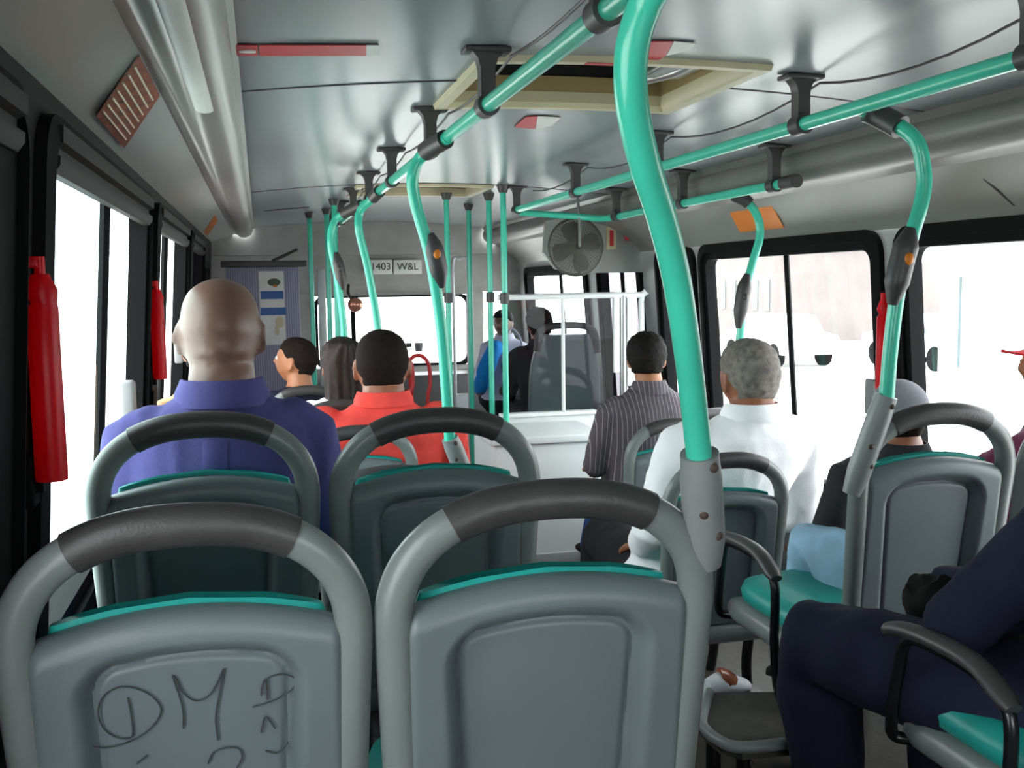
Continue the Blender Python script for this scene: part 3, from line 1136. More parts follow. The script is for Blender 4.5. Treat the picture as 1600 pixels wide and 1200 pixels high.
# ------------------------------------------------------------------ red sleeves on the window posts
def red_sleeve(label, x, y, z0, z1, r=.026):
    t = thing('emergency_bar', label, 'bar', (x, y, z0), 'red padded bars on the window posts')
    m = MB()
    m.sweep([(x, y, z0), (x, y, z0 + .02), (x, y, (z0 + z1) / 2), (x, y, z1 - .06), (x + .004, y, z1 - .05), (x, y, z1 - .03), (x, y, z1)], [r, r * 1.02, r, r, r * .8, r * 1.03, r * .55], 18, squash=(1, 1.1))
    m.build('sleeve', K['red'], t)
    m = MB()
    sg = -1 if x < 0 else 1
    m.box((x + sg * .045 - .02, y - .03, z0 - .045), (x + sg * .045 + .02, y + .05, z0 + .05), .006)
    m.box((x - .012, y - .012, z0 - .02), (x + sg * .05, y + .012, z0 + .005), .003)
    m.build('bracket', K['rubber'], t)
    m = MB()
    m.sweep([(x, y, z1 - .02), (x, y, z1 + .03)], .009, 10)
    m.box((min(x, x + sg * .06), y - .01, z1 + .01), (max(x, x + sg * .06), y + .01, z1 + .03), .003)
    m.build('top_hook', K['red'], t)
    return t


p = at(72, 590, y=1.92)
red_sleeve('nearest bright red padded bar on the left window post', p.x, 1.92, at(72, 750, y=1.92).z, at(72, 428, y=1.92).z, .0265)
p = at(247, 520, y=3.88)
red_sleeve('farther red padded bar seen left of the bald man', p.x, 3.88, at(247, 592, y=3.88).z, at(247, 452, y=3.88).z, .024)
p = at(1380, 540, x=2.21)
red_sleeve('red padded bar on the right window post half behind the green pole', 2.205, p.y, p.z - .28, at(1380, 470, x=2.2).z, .02)

# ------------------------------------------------------------------ front: partition, driver's cab, fan, poster
PY = 5.56
t = thing('driver_partition', 'white framed glass partition behind the driver seat', 'partition', (1.7, PY, LOW))
zt = at(890, 463, y=PY).z
xa, xb = at(778, 465, y=PY).x, 2.13
zb = at(880, 645, y=PY).z
xm = at(880, 560, y=PY).x
xo = at(963, 560, y=PY).x
m = MB(); m.sweep(smooth_path([(xa, PY, zt), (xb - .04, PY, zt), (xb, PY, zt - .04), (xb, PY, zb)], 5), .017, 12); m.build('top_rail', K['white'], t)
m = MB(); m.sweep([(xm, PY, zt), (xm, PY, -.97)], .011, 10); m.build('upright', K['white'], t)
m = MB(); m.box((xo - .018, PY - .012, -.52), (xo + .018, PY + .012, zt), .004); m.build('upright', K['white'], t)
m = MB(); m.box((2.04, PY - .012, -.6), (2.1, PY + .012, zt), .004); m.build('upright', K['white'], t)
m = MB(); m.add([(xa, PY + .004, zb), (xm + .3, PY + .004, zb), (xm + .3, PY + .004, zt), (xa, PY + .004, zt)], [(0, 1, 2, 3)]); m.build('pane', K['pglass'], t)
m = MB(); m.box((xa, PY - .02, LOW), (1.84, PY + .02, zb), .006)
m.box((xa, PY - .04, zb - .012), (1.85, PY + .03, zb + .012), .006); m.build('lower_panel', K['white'], t)
m = MB(); m.sweep([(xm + .36, PY, zt), (xm + .36, PY, LOW)], .02, 12); m.build('upright', K['steel'], t)
t = thing('engine_box', 'white box with ledge standing in front of the glass partition', 'box', (1.4, 5.1, LOW))
yb = 5.0
m = MB(); m.box((1.12, yb, LOW), (at(940, 700, y=yb).x, PY - .06, at(900, 690, y=yb).z), .02); m.build('body', K['white'], t)
m = MB(); m.box((1.1, yb - .025, at(900, 690, y=yb).z), (at(947, 685, y=yb).x, PY - .05, at(900, 678, y=yb).z), .008); m.build('ledge', K['white'], t)
m = MB(); m.box((1.13, yb - .012, LOW), (at(935, 700, y=yb).x, yb - .001, LOW + .06), .004); m.build('kick_strip', K['alu'], t)

# bulkhead header above the partition
by = 5.75
pts = [at(u, v, y=by) for u, v in ((853, 345), (905, 338), (985, 338), (1000, 365), (1010, 395), (1012, 425), (900, 427), (868, 420), (850, 395))]
m = MB(); m.rings([[p + V((0, d, 0)) for p in pts] for d in (0, .04)])
struct(m.build('wall_bulkhead', K['wall']))
p0 = at(955, 372, y=by)
t = thing('bulkhead_notice', 'small pale notice with red mark right of the fan', 'notice', p0 - V((0, .004, 0)))
m = MB(); m.box((p0.x - .03, by - .006, p0.z - .066), (p0.x + .03, by - .001, p0.z + .066)); m.build('card', K['cream'], t)
m = MB(); m.box((p0.x - .012, by - .0085, p0.z - .045), (p0.x + .012, by - .0065, p0.z + .045)); m.build('red_mark', K['redlabel'], t)
p0 = at(980, 371, y=by)
m = MB(); m.ball(p0 - V((0, .004, 0)), (.02, .012, .02))
tag(m.build('red_lamp', K['redlabel'], origin=p0), 'small round red lamp on the bulkhead right of the notice', 'lamp')

# fan
fc = at(900, 386, y=5.45)
R_ = 45 / IMG_F * 5.6
t = thing('cab_fan', 'round dark wire fan hanging under the ceiling above the partition', 'fan', fc)
m = MB()
def circ(c, r, y, n=40): return [V((c.x + r * math.cos(2 * PI * i / n), c.y + y, c.z + r * math.sin(2 * PI * i / n))) for i in range(n)]
m.sweep(circ(fc, R_, 0) + [circ(fc, R_, 0)[0]], .006, 8)
for k in range(1, 22):
    rr = R_ * k / 22
    c_ = circ(fc, rr, -.055 * math.sqrt(1 - (k / 22) ** 2 * .98))
    m.sweep(c_ + [c_[0]], .0022, 5)
for k in range(44):
    a = 2 * PI * k / 44
    m.sweep([fc + V((math.cos(a) * R_ * f, -.055 * math.sqrt(max(0, 1 - f * f * .98)), math.sin(a) * R_ * f)) for f in (.12, .5, .8, 1)], .0018, 5)
m.build('grille', K['fan'], t)
for k in range(4):
    a = 2 * PI * k / 4 + .3
    b = MB()
    e1, e2 = V((math.cos(a), 0, math.sin(a))), V((-math.sin(a), 0, math.cos(a)))
    b.rings([[fc + e1 * (R_ * f) + e2 * (w * sx) + V((0, .012 * sx + dy, 0)) for sx, dy in ((-1, 0), (1, 0), (1, .004), (-1, .004))] for f, w in ((.14, .02), (.45, .045), (.75, .05), (.88, .03))])
    b.build('blade', K['fan'], t)
m = MB(); m.sweep([fc + V((0, -.03, 0)), fc + V((0, .09, 0))], [.03, .045], 16, round_cap=True); m.build('motor', K['fan'], t)
m = MB(); m.ball(fc + V((0, -.058, 0)), (.016, .01, .016)); m.build('hub_badge', K['ink'], t)
m = MB(); m.sweep([fc + V((0, -.066, -.0)), fc + V((0, -.066, R_ * .9)), V((fc.x, fc.y - .03, zc(fc.x)))], .008, 10); m.build('hanger_rod', K['cast'], t)

# driver's seat
p = at(880, 560, y=6.35)
SX = p.x
t = thing('driver_chair', 'tall grey driver seat behind the glass partition', 'seat', (SX, 6.35, LOW))
zt_ = at(880, 522, y=6.35).z
m = MB()
hwv = .24
rg = []
for f in [i / 16 for i in range(17)]:
    z = -1.0 + (zt_ + 1.0) * f
    hw = hwv * (1 - .35 * f ** 5)
    rg.append([V((SX + hw * math.copysign(abs(math.cos(a)) ** .5, math.cos(a)), 6.35 + .06 * math.copysign(abs(math.sin(a)) ** .6, math.sin(a)) - .05 * f, z)) for a in [2 * PI * k / 32 for k in range(32)]])
m.rings(rg); m.build('backrest', K['shell'], t)
m = MB(); m.box((SX - .25, 6.35, -1.08), (SX + .25, 6.85, -.96), .04); m.build('seat_cushion', K['shell'], t)
m = MB(); m.box((SX - .18, 6.4, LOW), (SX + .18, 6.8, -1.07), .02); m.build('pedestal', K['black'], t)
m = MB(); m.sweep(smooth_path([(SX - .2, 6.27, zt_ - .1), (SX - .17, 6.27, zt_ + .03), (SX, 6.27, zt_ + .06), (SX + .17, 6.27, zt_ + .03), (SX + .21, 6.27, zt_ - .12)], 8), .022, 12); m.build('backrest_rim', K['clamp'], t)
# steering wheel
t = thing('steering_wheel', 'dark steering wheel in front of the driver', 'wheel', (SX, 7.25, -.7))
m = MB()
cw = V((SX, 7.2, -.62))
ring = [cw + V((.2 * math.cos(a), .12 * math.sin(a), .16 * math.sin(a))) for a in [2 * PI * k / 32 for k in range(33)]]
m.sweep(ring, .014, 8)
for a in (PI / 2 + 2.1, PI / 2 - 2.1, PI / 2):
    m.sweep([cw, cw + V((.2 * math.cos(a), .12 * math.sin(a), .16 * math.sin(a)))], .01, 8)
m.build('rim', K['black'], t)
m = MB(); m.sweep([cw, cw + V((0, .35, -.25)), V((SX, 7.6, LOW))], .03, 10); m.build('column', K['black'], t)
m = MB(); m.box((.6, 8.3, LOW), (2.25, 8.78, -.74), .03)
tag(m.build('dashboard', K['clamp'], origin=(1.6, 8.5, LOW)), 'grey dashboard under the windscreen', 'dashboard')

# poster on the screen beside the door
QY = 7.6
t = thing('door_screen', 'lilac striped screen panel by the front door, behind the poster', 'screen', (.1, QY, LOW))
pa, pb = at(352, 418, y=QY), at(470, 530, y=QY)
m = MB(); m.box((pa.x, QY, LOW), (pb.x, QY + .02, pa.z), .004); m.build('panel', K['purplegrey'], t)
m = MB(); m.box((pa.x - .03, QY - .02, pa.z), (pb.x + .06, QY + .04, pa.z + .045), .006); m.build('top_beam', K['clamp'], t)
m = MB(); m.sweep([at(425, 408, y=QY - .02), at(465, 390, y=QY - .02)], .012, 8); m.build('brace', K['clamp'], t)
t = thing('poster', 'white poster with blue bands and a small figure on the lilac screen', 'poster', at(424, 490, y=QY - .01))
def pbox(u0, v0, u1, v1, yy, name, mt):
    a, b = at(u0, v0, y=yy), at(u1, v1, y=yy)
    k = MB(); k.box((min(a.x, b.x), yy, min(a.z, b.z)), (max(a.x, b.x), yy + .003, max(a.z, b.z))); return k.build(name, K[mt], t)
pbox(404, 424, 447, 538, QY - .005, 'sheet', 'label')
pbox(407, 455, 443, 467, QY - .009, 'blue_band', 'blue')
pbox(407, 481, 447, 492, QY - .009, 'blue_band', 'blue')
k = MB(); c = at(428, 441, y=QY - .008); k.ball(c, (.045, .003, .028)); k.build('dark_emblem', K['green'], t)
k = MB(); c = at(430, 447, y=QY - .011); k.ball(c, (.015, .003, .01)); k.build('orange_spot', K['orange'], t)
k = MB(); c = at(437, 503, y=QY - .009); k.ball(c, (.03, .003, .04)); k.ball(c + V((-.02, 0, -.06)), (.016, .003, .04)); k.build('pink_figure', K['cream'], t)

# route plates on the header


def text(s, size, loc, parent, mt):
    cu = bpy.data.curves.new('lettering', 'FONT')
    cu.body = s; cu.size = size; cu.extrude = .001; cu.align_x = 'CENTER'; cu.align_y = 'CENTER'
    tmp = bpy.data.objects.new('lettering', cu)
    COL.objects.link(tmp)
    dg = bpy.context.evaluated_depsgraph_get()
    me = bpy.data.meshes.new_from_object(tmp.evaluated_get(dg))
    bpy.data.objects.remove(tmp)
    me.materials.clear(); me.materials.append(mt)
    o = bpy.data.objects.new('lettering', me)
    COL.objects.link(o)
    o.parent = parent
    o.location = V(loc) - V(parent.location)
    o.rotation_euler = (PI / 2 , 0, 0)
    return o


for u, s_, lab in ((595, '1403', 'pale plate with dark digits on the header above the windscreen'), (637, 'W&L', 'wider pale plate with dark letters right of the digit plate')):
    yy = 8.655
    c = at(u, 417, y=yy)
    t = thing('route_plate', lab, 'sign', (c.x, yy, c.z), 'plates on the header')
    m = MB(); hw = .093 if u < 600 else .12
    m.box((c.x - hw, yy - .006, c.z - .06), (c.x + hw, yy + .03, c.z + .06), .006); m.build('plate', K['label'], t)
    text(s_, .085, (c.x, yy - .008, c.z), t, K['ink'])
# interior mirror
c = at(555, 476, y=8.5)
t = thing('driver_mirror', 'small round rear view mirror hanging before the windscreen', 'mirror', c)
m = MB(); m.ball(c, (.062, .02, .06)); m.build('mirror_face', mat('mirror_pinkish', (190, 130, 110), .15, metal=.6), t)
m = MB(); m.sweep(smooth_path([c + V((-.02, .01, .03)), c + V((-.05, .03, .09)), c + V((-.04, .12, .16))], 4), .013, 8); m.build('arm', K['clamp'], t)

# red tubular barrier near the front
t = thing('red_barrier', 'red tubular barrier in the aisle right of the coral shirted man', 'barrier', (at(655, 600, y=6.3).x, 6.3, LOW))
for (us, yy) in (((640, 644, 660, 670, 672, 668), 6.3), ((618, 624, 634, 643, 645, 641), 6.15)):
    m = MB()
    a, b, c, d, e, f = us
    m.sweep(smooth_path([V((at(a + 4, 640, y=yy).x, yy, LOW))] + [at(u, v, y=yy) for u, v in ((a + 4, 640), (a, 575), (a + 4, 559), (c - 2, 556), (d, 570), (e, 600), (f, 640))] + [V((at(f, 640, y=yy).x, yy, LOW))], 8), .012, 10)
    m.build('hoop', K['redpaint'], t)

# footrest plate in the right aisle
pz = -1.06
corner = [at(u, v, z=pz) for u, v in ((1108, 1082), (1097, 1118), (1100, 1138), (1125, 1158), (1160, 1168), (1245, 1160), (1300, 1120), (1290, 1080))]
t = thing('footrest', 'dark grey step plate with rounded pale rim on the floor beside the near seat', 'footrest', (corner[3].x, corner[3].y, LOW))
m = MB(); m.rings([[p + V((0, 0, d)) for p in corner] for d in (-.03, 0)]); m.build('plate', K['floor'], t)
m = MB(); m.sweep(smooth_path(corner[:6], 4), .014, 10); m.build('rim', K['cast'], t)
for q in (corner[2], corner[4], corner[6]):
    m = MB(); c = q.lerp(corner[0].lerp(corner[5], .5), .2)
    m.sweep([V((c.x, c.y, LOW)), V((c.x, c.y, pz - .02))], .018, 10); m.build('leg', K['black'], t)


# ------------------------------------------------------------------ people
def remesh(mb, voxel, smooth=4, factor=.5):
    me = bpy.data.meshes.new('tmp')
    me.from_pydata([tuple(p) for p in mb.v], [], mb.f)
    bm = bmesh.new(); bm.from_mesh(me); bmesh.ops.recalc_face_normals(bm, faces=bm.faces[:]); bm.to_mesh(me); bm.free()
    ob = bpy.data.objects.new('tmp', me)
    COL.objects.link(ob)
    r = ob.modifiers.new('r', 'REMESH'); r.mode = 'VOXEL'; r.voxel_size = voxel
    if smooth:
        sm = ob.modifiers.new('s', 'SMOOTH'); sm.iterations = smooth; sm.factor = factor
    dg = bpy.context.evaluated_depsgraph_get()
    out = bpy.data.meshes.new_from_object(ob.evaluated_get(dg))
    bpy.data.objects.remove(ob)
    bpy.data.meshes.remove(me)
    r = MB()
    r.add([v.co.copy() for v in out.vertices], [tuple(p.vertices) for p in out.polygons])
    bpy.data.meshes.remove(out)
    return r


def wrinkle(mb, amp, sc=9.0, stretch=(1, 1, .45)):
    """cloth folds: push points along their normals by noise"""
    nr = [V((0, 0, 0)) for _ in mb.v]
    for f in mb.f:
        n = (mb.v[f[1]] - mb.v[f[0]]).cross(mb.v[f[2]] - mb.v[f[0]])
        for i in f:
            nr[i] += n
    for i, p in enumerate(mb.v):
        if nr[i].length > 0:
            q = V((p.x * sc * stretch[0], p.y * sc * stretch[1], p.z * sc * stretch[2]))
            w = NZ.noise(q) * .6 + (1 - abs(NZ.noise(q * 2.1))) * .5 - .35
            mb.v[i] = p + nr[i].normalized() * (amp * w)
    return mb


def head_fn(d, s=1.0, jaw=1.0, roll=0.0):
    """head surface in head axes (x right, y forward, z up) for a direction d"""
    x, y, z = d.x * .079, d.y * .097, d.z * .110
    if d.z > -.55:
        az = min(abs(d.z), .985)
        fl_ = min(1.16, (1 - az ** 2.5) ** .4 / math.sqrt(1 - az * az))
        x *= fl_; y *= 1 + (fl_ - 1) * .6
    if d.z < 0:
        k = (-d.z) ** 1.4
        x *= 1 - .30 * k * jaw
        if d.y > 0:
            y *= 1 + .02 * k
        else:
            y *= 1 - .26 * k
    else:
        if d.y < 0:
            y *= 1.06
    if d.y > .55 and d.z > .25:
        y -= .006
    g = lambda cx, cz, w: math.exp(-(((d.x - cx) / w) ** 2 + ((d.z - cz) / w) ** 2)) if d.y > 0 else 0
    nose = math.exp(-((d.x / .13) ** 2 + ((d.z + .18) / .16) ** 2)) + .55 * math.exp(-((d.x / .1) ** 2 + ((d.z + .0) / .16) ** 2))
    if d.y > 0:
        y += .022 * nose
        y -= .010 * (g(-.38, .03, .17) + g(.38, .03, .17))
        y += .006 * (g(-.3, .2, .18) + g(.3, .2, .18))
        y += .007 * math.exp(-((d.x / .28) ** 2 + ((d.z + .52) / .07) ** 2)) + .005 * math.exp(-((d.x / .25) ** 2 + ((d.z + .64) / .06) ** 2))
        y += .008 * math.exp(-((d.x / .25) ** 2 + ((d.z + .88) / .12) ** 2))
    if roll and d.y < 0:
        y -= roll * (math.exp(-((d.z + .42) / .07) ** 2) + .8 * math.exp(-((d.z + .62) / .07) ** 2)) * (-d.y)
    return V((x, y, z)) * s


def hand(mb, wrist, dirv, palm, side, s=1.0, curl=.5):
    """palm plus four bent fingers and a thumb off the palm's side"""
    d = dirv.normalized()
    n = (palm - d * palm.dot(d)).normalized()
    a = d.cross(n).normalized() * side
    h = MB()
    rg = []
    for f, w, t in ((-.01, .024, .017), (.02, .032, .016), (.055, .038, .014), (.085, .037, .012), (.095, .03, .009)):
        rg.append([wrist + d * (f * s) + a * (w * s * math.cos(q)) + n * (t * s * math.sin(q)) for q in [2 * PI * k / 14 for k in range(14)]])
    h.rings(rg)
    h = remesh(h, .004 * s, 3)
    mb.add(h.v, h.f)
    for k, L in enumerate((.068, .078, .072, .056)):
        p = wrist + d * (.082 * s) + a * ((.028 - .0185 * k) * s)
        ang = .15
        pts = [p - d * .012 * s, p]
        for seg in (.42, .33, .25):
            ang += curl * .9
            p = p + (d * math.cos(ang) + n * math.sin(ang)) * (L * seg * s)
            pts.append(p)
        mb.sweep(smooth_path(pts, 3), [.0088 * s] * 5 + [.008 * s] * 4 + [.0072 * s] * 3 + [.006 * s], 10, round_cap=True)
    p = wrist + d * (.022 * s) + a * (.026 * s)
    pts = [p, p + (d * .022 + a * .024 + n * .006) * s, p + (d * .05 + a * .036 + n * .014) * s, p + (d * .072 + a * .034 + n * .022) * s]
    mb.sweep(smooth_path(pts, 3), [.012 * s] * 4 + [.0098 * s] * 3 + [.0088 * s] * 2 + [.007 * s], 10, round_cap=True)


def person(label, hip, head, yaw=0, hyaw=None, hpitch=0, skin='brown', hair='crop', hair_kind='short', shirt='white', trousers='charcoal', shoe='shoe',
           s=.93, fat=1.0, sh=.165, arms=None, legs=None, sleeve='long', collar=True, roll=0.0, hat=None, foot_z=None, hs=1.0, wr=.012, extra=None, nk=1.0, nl=.112, lf=1.0):
    Hh, Hd = V(hip), V(head)
    yw = math.radians(yaw)
    F = V((math.sin(yw), math.cos(yw), 0)); Rv = V((math.cos(yw), -math.sin(yw), 0)); Up = V((0, 0, 1))
    hy = math.radians(yaw if hyaw is None else hyaw)
    Hm = M3.Rotation(-hy, 3, 'Z') @ M3.Rotation(math.radians(-hpitch), 3, 'X')
    t = thing('person', label, 'person', (Hh.x, Hh.y, foot_z if foot_z is not None else Hh.z))
    N = Hd - Up * (.068 * s) - F * (.022 * s)          # base of the skull / neck
    Nb = Hd - Up * (nl * s) - F * (.036 * s)
    axis = Nb - Hh
    def sp(f):   # spine with a slight backward curve
        return Hh + axis * f - F * (.03 * math.sin(PI * f) * s)
    def torso(mb, inf, f1=1.0, f0=-.1):
        prof = [(-.16, .11, .08), (-.1, .155, .105), (0, .172, .118), (.2, .158, .112), (.4, .160, .115), (.6, .176, .118), (.75, .190, .112), (.84, .178, .098), (.91, .125, .078), (.97, .078, .066), (1.02, .06, .06)]
        rg = []
        for f, w, dp in prof:
            if f < f0 - 1e-6 or f > f1 + 1e-6: continue
            c = sp(f)
            w, dp = (w * (fat if f < .85 else 1)) * s + inf, dp * (fat if f < .85 else 1) * s + inf
            rg.append([c + Rv * (w * math.cos(a)) + F * (dp * math.sin(a)) for a in [2 * PI * k / 28 for k in range(28)]])
        mb.rings(rg)
    body, top, bot = MB(), MB(), MB()
    torso(body, -.004)
    torso(top, .012, .97, -.1)
    body.sweep([sp(.92), Nb + (N - Nb) * .4, N + F * .008, Hd - Up * .04 * s], [.07 * s * nk, .062 * s * nk, .060 * s * nk, .06 * s], 18, round_cap=True)
    # head
    hb = MB()
    hb.ball((0, 0, 0), 1, 40, 30, fn=lambda d: head_fn(d, s * hs, roll=roll))
    for sx in (-1, 1):
        ear = []
        for k in range(15):
            a = 2 * PI * k / 14
            ear.append(V((sx * (.0775 + .010 * (.5 + .5 * math.cos(a))), -.010 - .011 * math.cos(a) - .003 * math.sin(a), -.012 + .028 * math.sin(a) + .004 * math.cos(a))) * s * hs)
        hb.sweep(ear, .006 * s * hs, 8, squash=(1, .8))
        hb.ball(V((sx * .077, -.010, -.012)) * s * hs, V((.009, .012, .024)) * s * hs, 12, 8)
    body.add([Hd + Hm @ p for p in hb.v], hb.f)
    # limbs
    hands = []
    for i, sx in enumerate((-1, 1)):
        Sh = sp(.80) + Rv * (sx * sh * s) + Up * .01
        if arms and arms[i] is not None:
            E, W = V(arms[i][0]), V(arms[i][1])
        else:
            E = Sh + Rv * (sx * .055 * s) + F * (.07 * s) - Up * (.255 * s)
            W = E + F * (.215 * s) - Rv * (sx * .07 * s) - Up * (.045 * s)
        dirw = (W - E).normalized()
        ap = [Sh + (Hd - Sh) * .12 - Up * .02, Sh, Sh.lerp(E, .5), E, E.lerp(W, .35), W]
        rr = [.05, .058, .05, .043, .042, .029]
        body.sweep(ap, [r * s * fat ** .5 for r in rr], 14, round_cap=True)
        if sleeve == 'long':
            top.sweep(ap, [r * s * fat ** .5 + q for r, q in zip(rr, (.012, .014, .014, .014, .014, .016))], 16, round_cap=True)
        else:
            top.sweep([ap[0], ap[1], ap[2], ap[2].lerp(E, .6)], [.062 * s, .072 * s, .07 * s, .07 * s], 16)
        hands.append((W, dirw, -Up if dirw.z > -.6 else -Rv * sx, -sx))
        # legs
        Hp = Hh + Rv * (sx * .085 * s) - Up * .0
        if legs and legs[i] is not None:
            Kn, An = V(legs[i][0]), V(legs[i][1])
        else:
            Kn = Hp + F * (.42 * s) + Rv * (sx * .03) + Up * .02
            An = Kn + F * (.04) - Up * (.40 * s)
            if foot_z is not None: An.z = foot_z + .07
        lp = [Hp, Hp.lerp(Kn, .5), Kn, Kn.lerp(An, .3), An]
        lr = [q * lf for q in (.085, .074, .056, .054, .036)]
        body.sweep(lp, [r * s * fat ** .5 for r in lr], 16, round_cap=True)
        bot.sweep(lp, [r * s * fat ** .5 + q for r, q in zip(lr, (.012, .013, .014, .018, .024))], 18, round_cap=False if False else True)
        ft = F if abs((An - Kn).normalized().dot(F)) < .8 else F
        fo = MB()
        a0 = An - Up * .045 * s
        fo.rings([[a0 + ft * (q * s) + Rv * (w * s * math.cos(b)) + Up * (h * s * (math.sin(b)) + (h - .03) * s) for b in [2 * PI * k / 16 for k in range(16)]] for q, w, h in ((-.065, .02, .02), (-.055, .034, .036), (0, .038, .045), (.07, .043, .036), (.13, .045, .026), (.175, .036, .02), (.195, .015, .012))])
        fo.build('shoe', CL[shoe], t)
        body.sweep([An, An - Up * .03 * s, An - Up * .03 * s + ft * .1 * s], [.03 * s, .028 * s, .022 * s], 10, round_cap=True)
    bd = remesh(body, .0085, 3)
    for W, dw, pn, sd in hands:
        hand(bd, W, dw, pn, sd, s * .95, .45)
    nb = len(bd.f)
    bd.mi = [0] * nb
    for sx in (-1, 1):
        c = Hd + Hm @ (V((sx * .030, .083, .006)) * s * hs)
        bd.ball(c, .0105 * s, 14, 10, mi=1)
        bd.ball(c + Hm @ V((0, .0075 * s, 0)), .0052 * s, 10, 6, mi=2)
    bd.build('body', [SK[skin], K['eye'], K['iris']], t, angle=80)
    # clothing
    tm = wrinkle(remesh(top, .011, 4), wr)
    tm.build('shirt' if extra is None else extra, CL[shirt], t, angle=80)
    pel = MB()
    c0 = sp(-.02)
    torso(bot, .013, .12, -.16)
    pm = wrinkle(remesh(bot, .012, 4), .012)
    pm.build('trousers', CL[trousers], t, angle=80)
    if collar:
        cm = MB()
        rg = []
        cc = sp(.955)
        for k in range(28):
            a = 2 * PI * k / 28
            rad = V((math.cos(a), math.sin(a), 0))
            ctr = cc + Rv * (.077 * s * nk * rad.x) + F * (.074 * s * nk * rad.y) + Up * ((.018 - .014 * max(0, rad.y)) * s)
            o = (Rv * rad.x + F * rad.y)
            rg.append([ctr + o * dx + Up * dz for dx, dz in ((.016, -.03), (.012, -.005), (-.002, .026), (-.008, .026), (-.006, -.01), (.002, -.03))])
        cm.rings(rg, closed=True)
        cm.build('collar', CL[shirt], t, angle=60)
    # hair
    if hair_kind != 'none':
        hm = MB()
        def hf(d):
            p = head_fn(d, s * hs)
            # hairline: scalp above, behind the ears down to the nape
            line = .42 if d.y > .45 else (.42 - (.45 - d.y) * 1.05 if d.y > -.5 else -.58)
            if abs(d.x) > .8: line = max(line, .12 - .9 * max(0, -d.y))
            m_ = sstep(line - .1, line + .1, d.z)
            if hair_kind == 'receding':
                m_ *= 1 - sstep(.72, .9, d.z)
            th = {'short': .008, 'receding': .006, 'full': .016, 'long': .016, 'crop': .0045}[hair_kind]
            nzv = NZ.noise(d * 7) * .35 + NZ.noise(d * 16) * .15
            off = (th * (1 + nzv)) * m_ - .012 * (1 - m_)
            return p + d * (off * s)
        hm.ball((0, 0, 0), 1, 56, 40, fn=hf)
        if hair_kind == 'long':
            rg = []
            for f in [i / 14 for i in range(15)]:
                z = .105 - .355 * f
                w = (.089 + .006 * math.sin(PI * f) - .012 * f) * min(1, (.12 + f * 4.2) ** .5)
                rg.append([V((w * math.cos(a) + .004 * math.sin(a * 9 + f * 4), -.055 + (.062 + .006 * math.sin(a * 11)) * math.sin(a) - .01 * f, z)) * s for a in [2 * PI * k / 60 for k in range(60)]])
            hm.rings(rg)
            hm = remesh(hm, .007, 6)
        hm = MB().add([Hd + Hm @ p for p in hm.v], hm.f)
        hm.build('hair', HA[hair], t, angle=80)
    if hat:
        kind, mt = hat
        cm = MB()
        cm.ball((0, 0, 0), 1, 40, 24, fn=lambda d: head_fn(d, s * hs) + d * ((.013 if d.z > .28 - .15 * (-d.y) else -.012) * s))
        if kind == 'brim':
            rg = []
            for dz in (0, .006):
                rg.append([V((.072 * math.cos(a), .075 + .085 * math.sin(a), .038 + dz - .012 * abs(math.cos(a)) + 0 * a)) * s for a in [PI * k / 20 for k in range(21)]] + [V((-.06, .06, .036 + dz)) * s, V((.06, .06, .036 + dz)) * s])
            cm.rings(rg)
        cm = MB().add([Hd + Hm @ p for p in cm.v], cm.f)
        cm.build('cap', CL[mt], t, angle=60)
    return t


def hd(u, v, y): return at(u, v, y=y)


# bald man in the violet shirt (second row window seat)
person('bald man in a violet blue shirt seen from behind at the left window', (-.1, 2.44, -.80), hd(345, 520, 2.35), yaw=0, hyaw=3, hpitch=6, skin='dark', hair_kind='none', shirt='purple', s=1.03, hs=1.06, sh=.168, fat=1.08, roll=.013, foot_z=HIGH, trousers='charcoal', nk=1.12)
def on_body(ob_root, child, u, v, lift=.004):
    from mathutils.bvhtree import BVHTree
    o = [c for c in ob_root.children if c.name.split('.')[0] == child][0]
    off = V(ob_root.location) + V(o.location)
    bv = BVHTree.FromPolygons([x.co + off for x in o.data.vertices], [tuple(p.vertices) for p in o.data.polygons])
    d = (CAM_F + AX_R * ((u - 800) / IMG_F) + AX_U * ((600 - v) / IMG_F)).normalized()
    h = bv.ray_cast(V((0, 0, 0)), d)
    return (h[0] if h[0] else d * 2.3) - d * lift


bald = [o for o in S.objects if o.name == 'person'][0]
m = MB()
G = [[on_body(bald, 'shirt', 316 + 38 * i / 4 + 3 * (j / 6) * (i / 4), 688 + 52 * j / 6, .003 + .004 * (1 if 0 < i < 4 and j > 0 else 0)) for i in range(5)] for j in range(7)]
m.add([p for r in G for p in r], [(j * 5 + i, j * 5 + i + 1, (j + 1) * 5 + i + 1, (j + 1) * 5 + i) for j in range(6) for i in range(4)])
m.build('back_pleat', CL['purple'], bald)
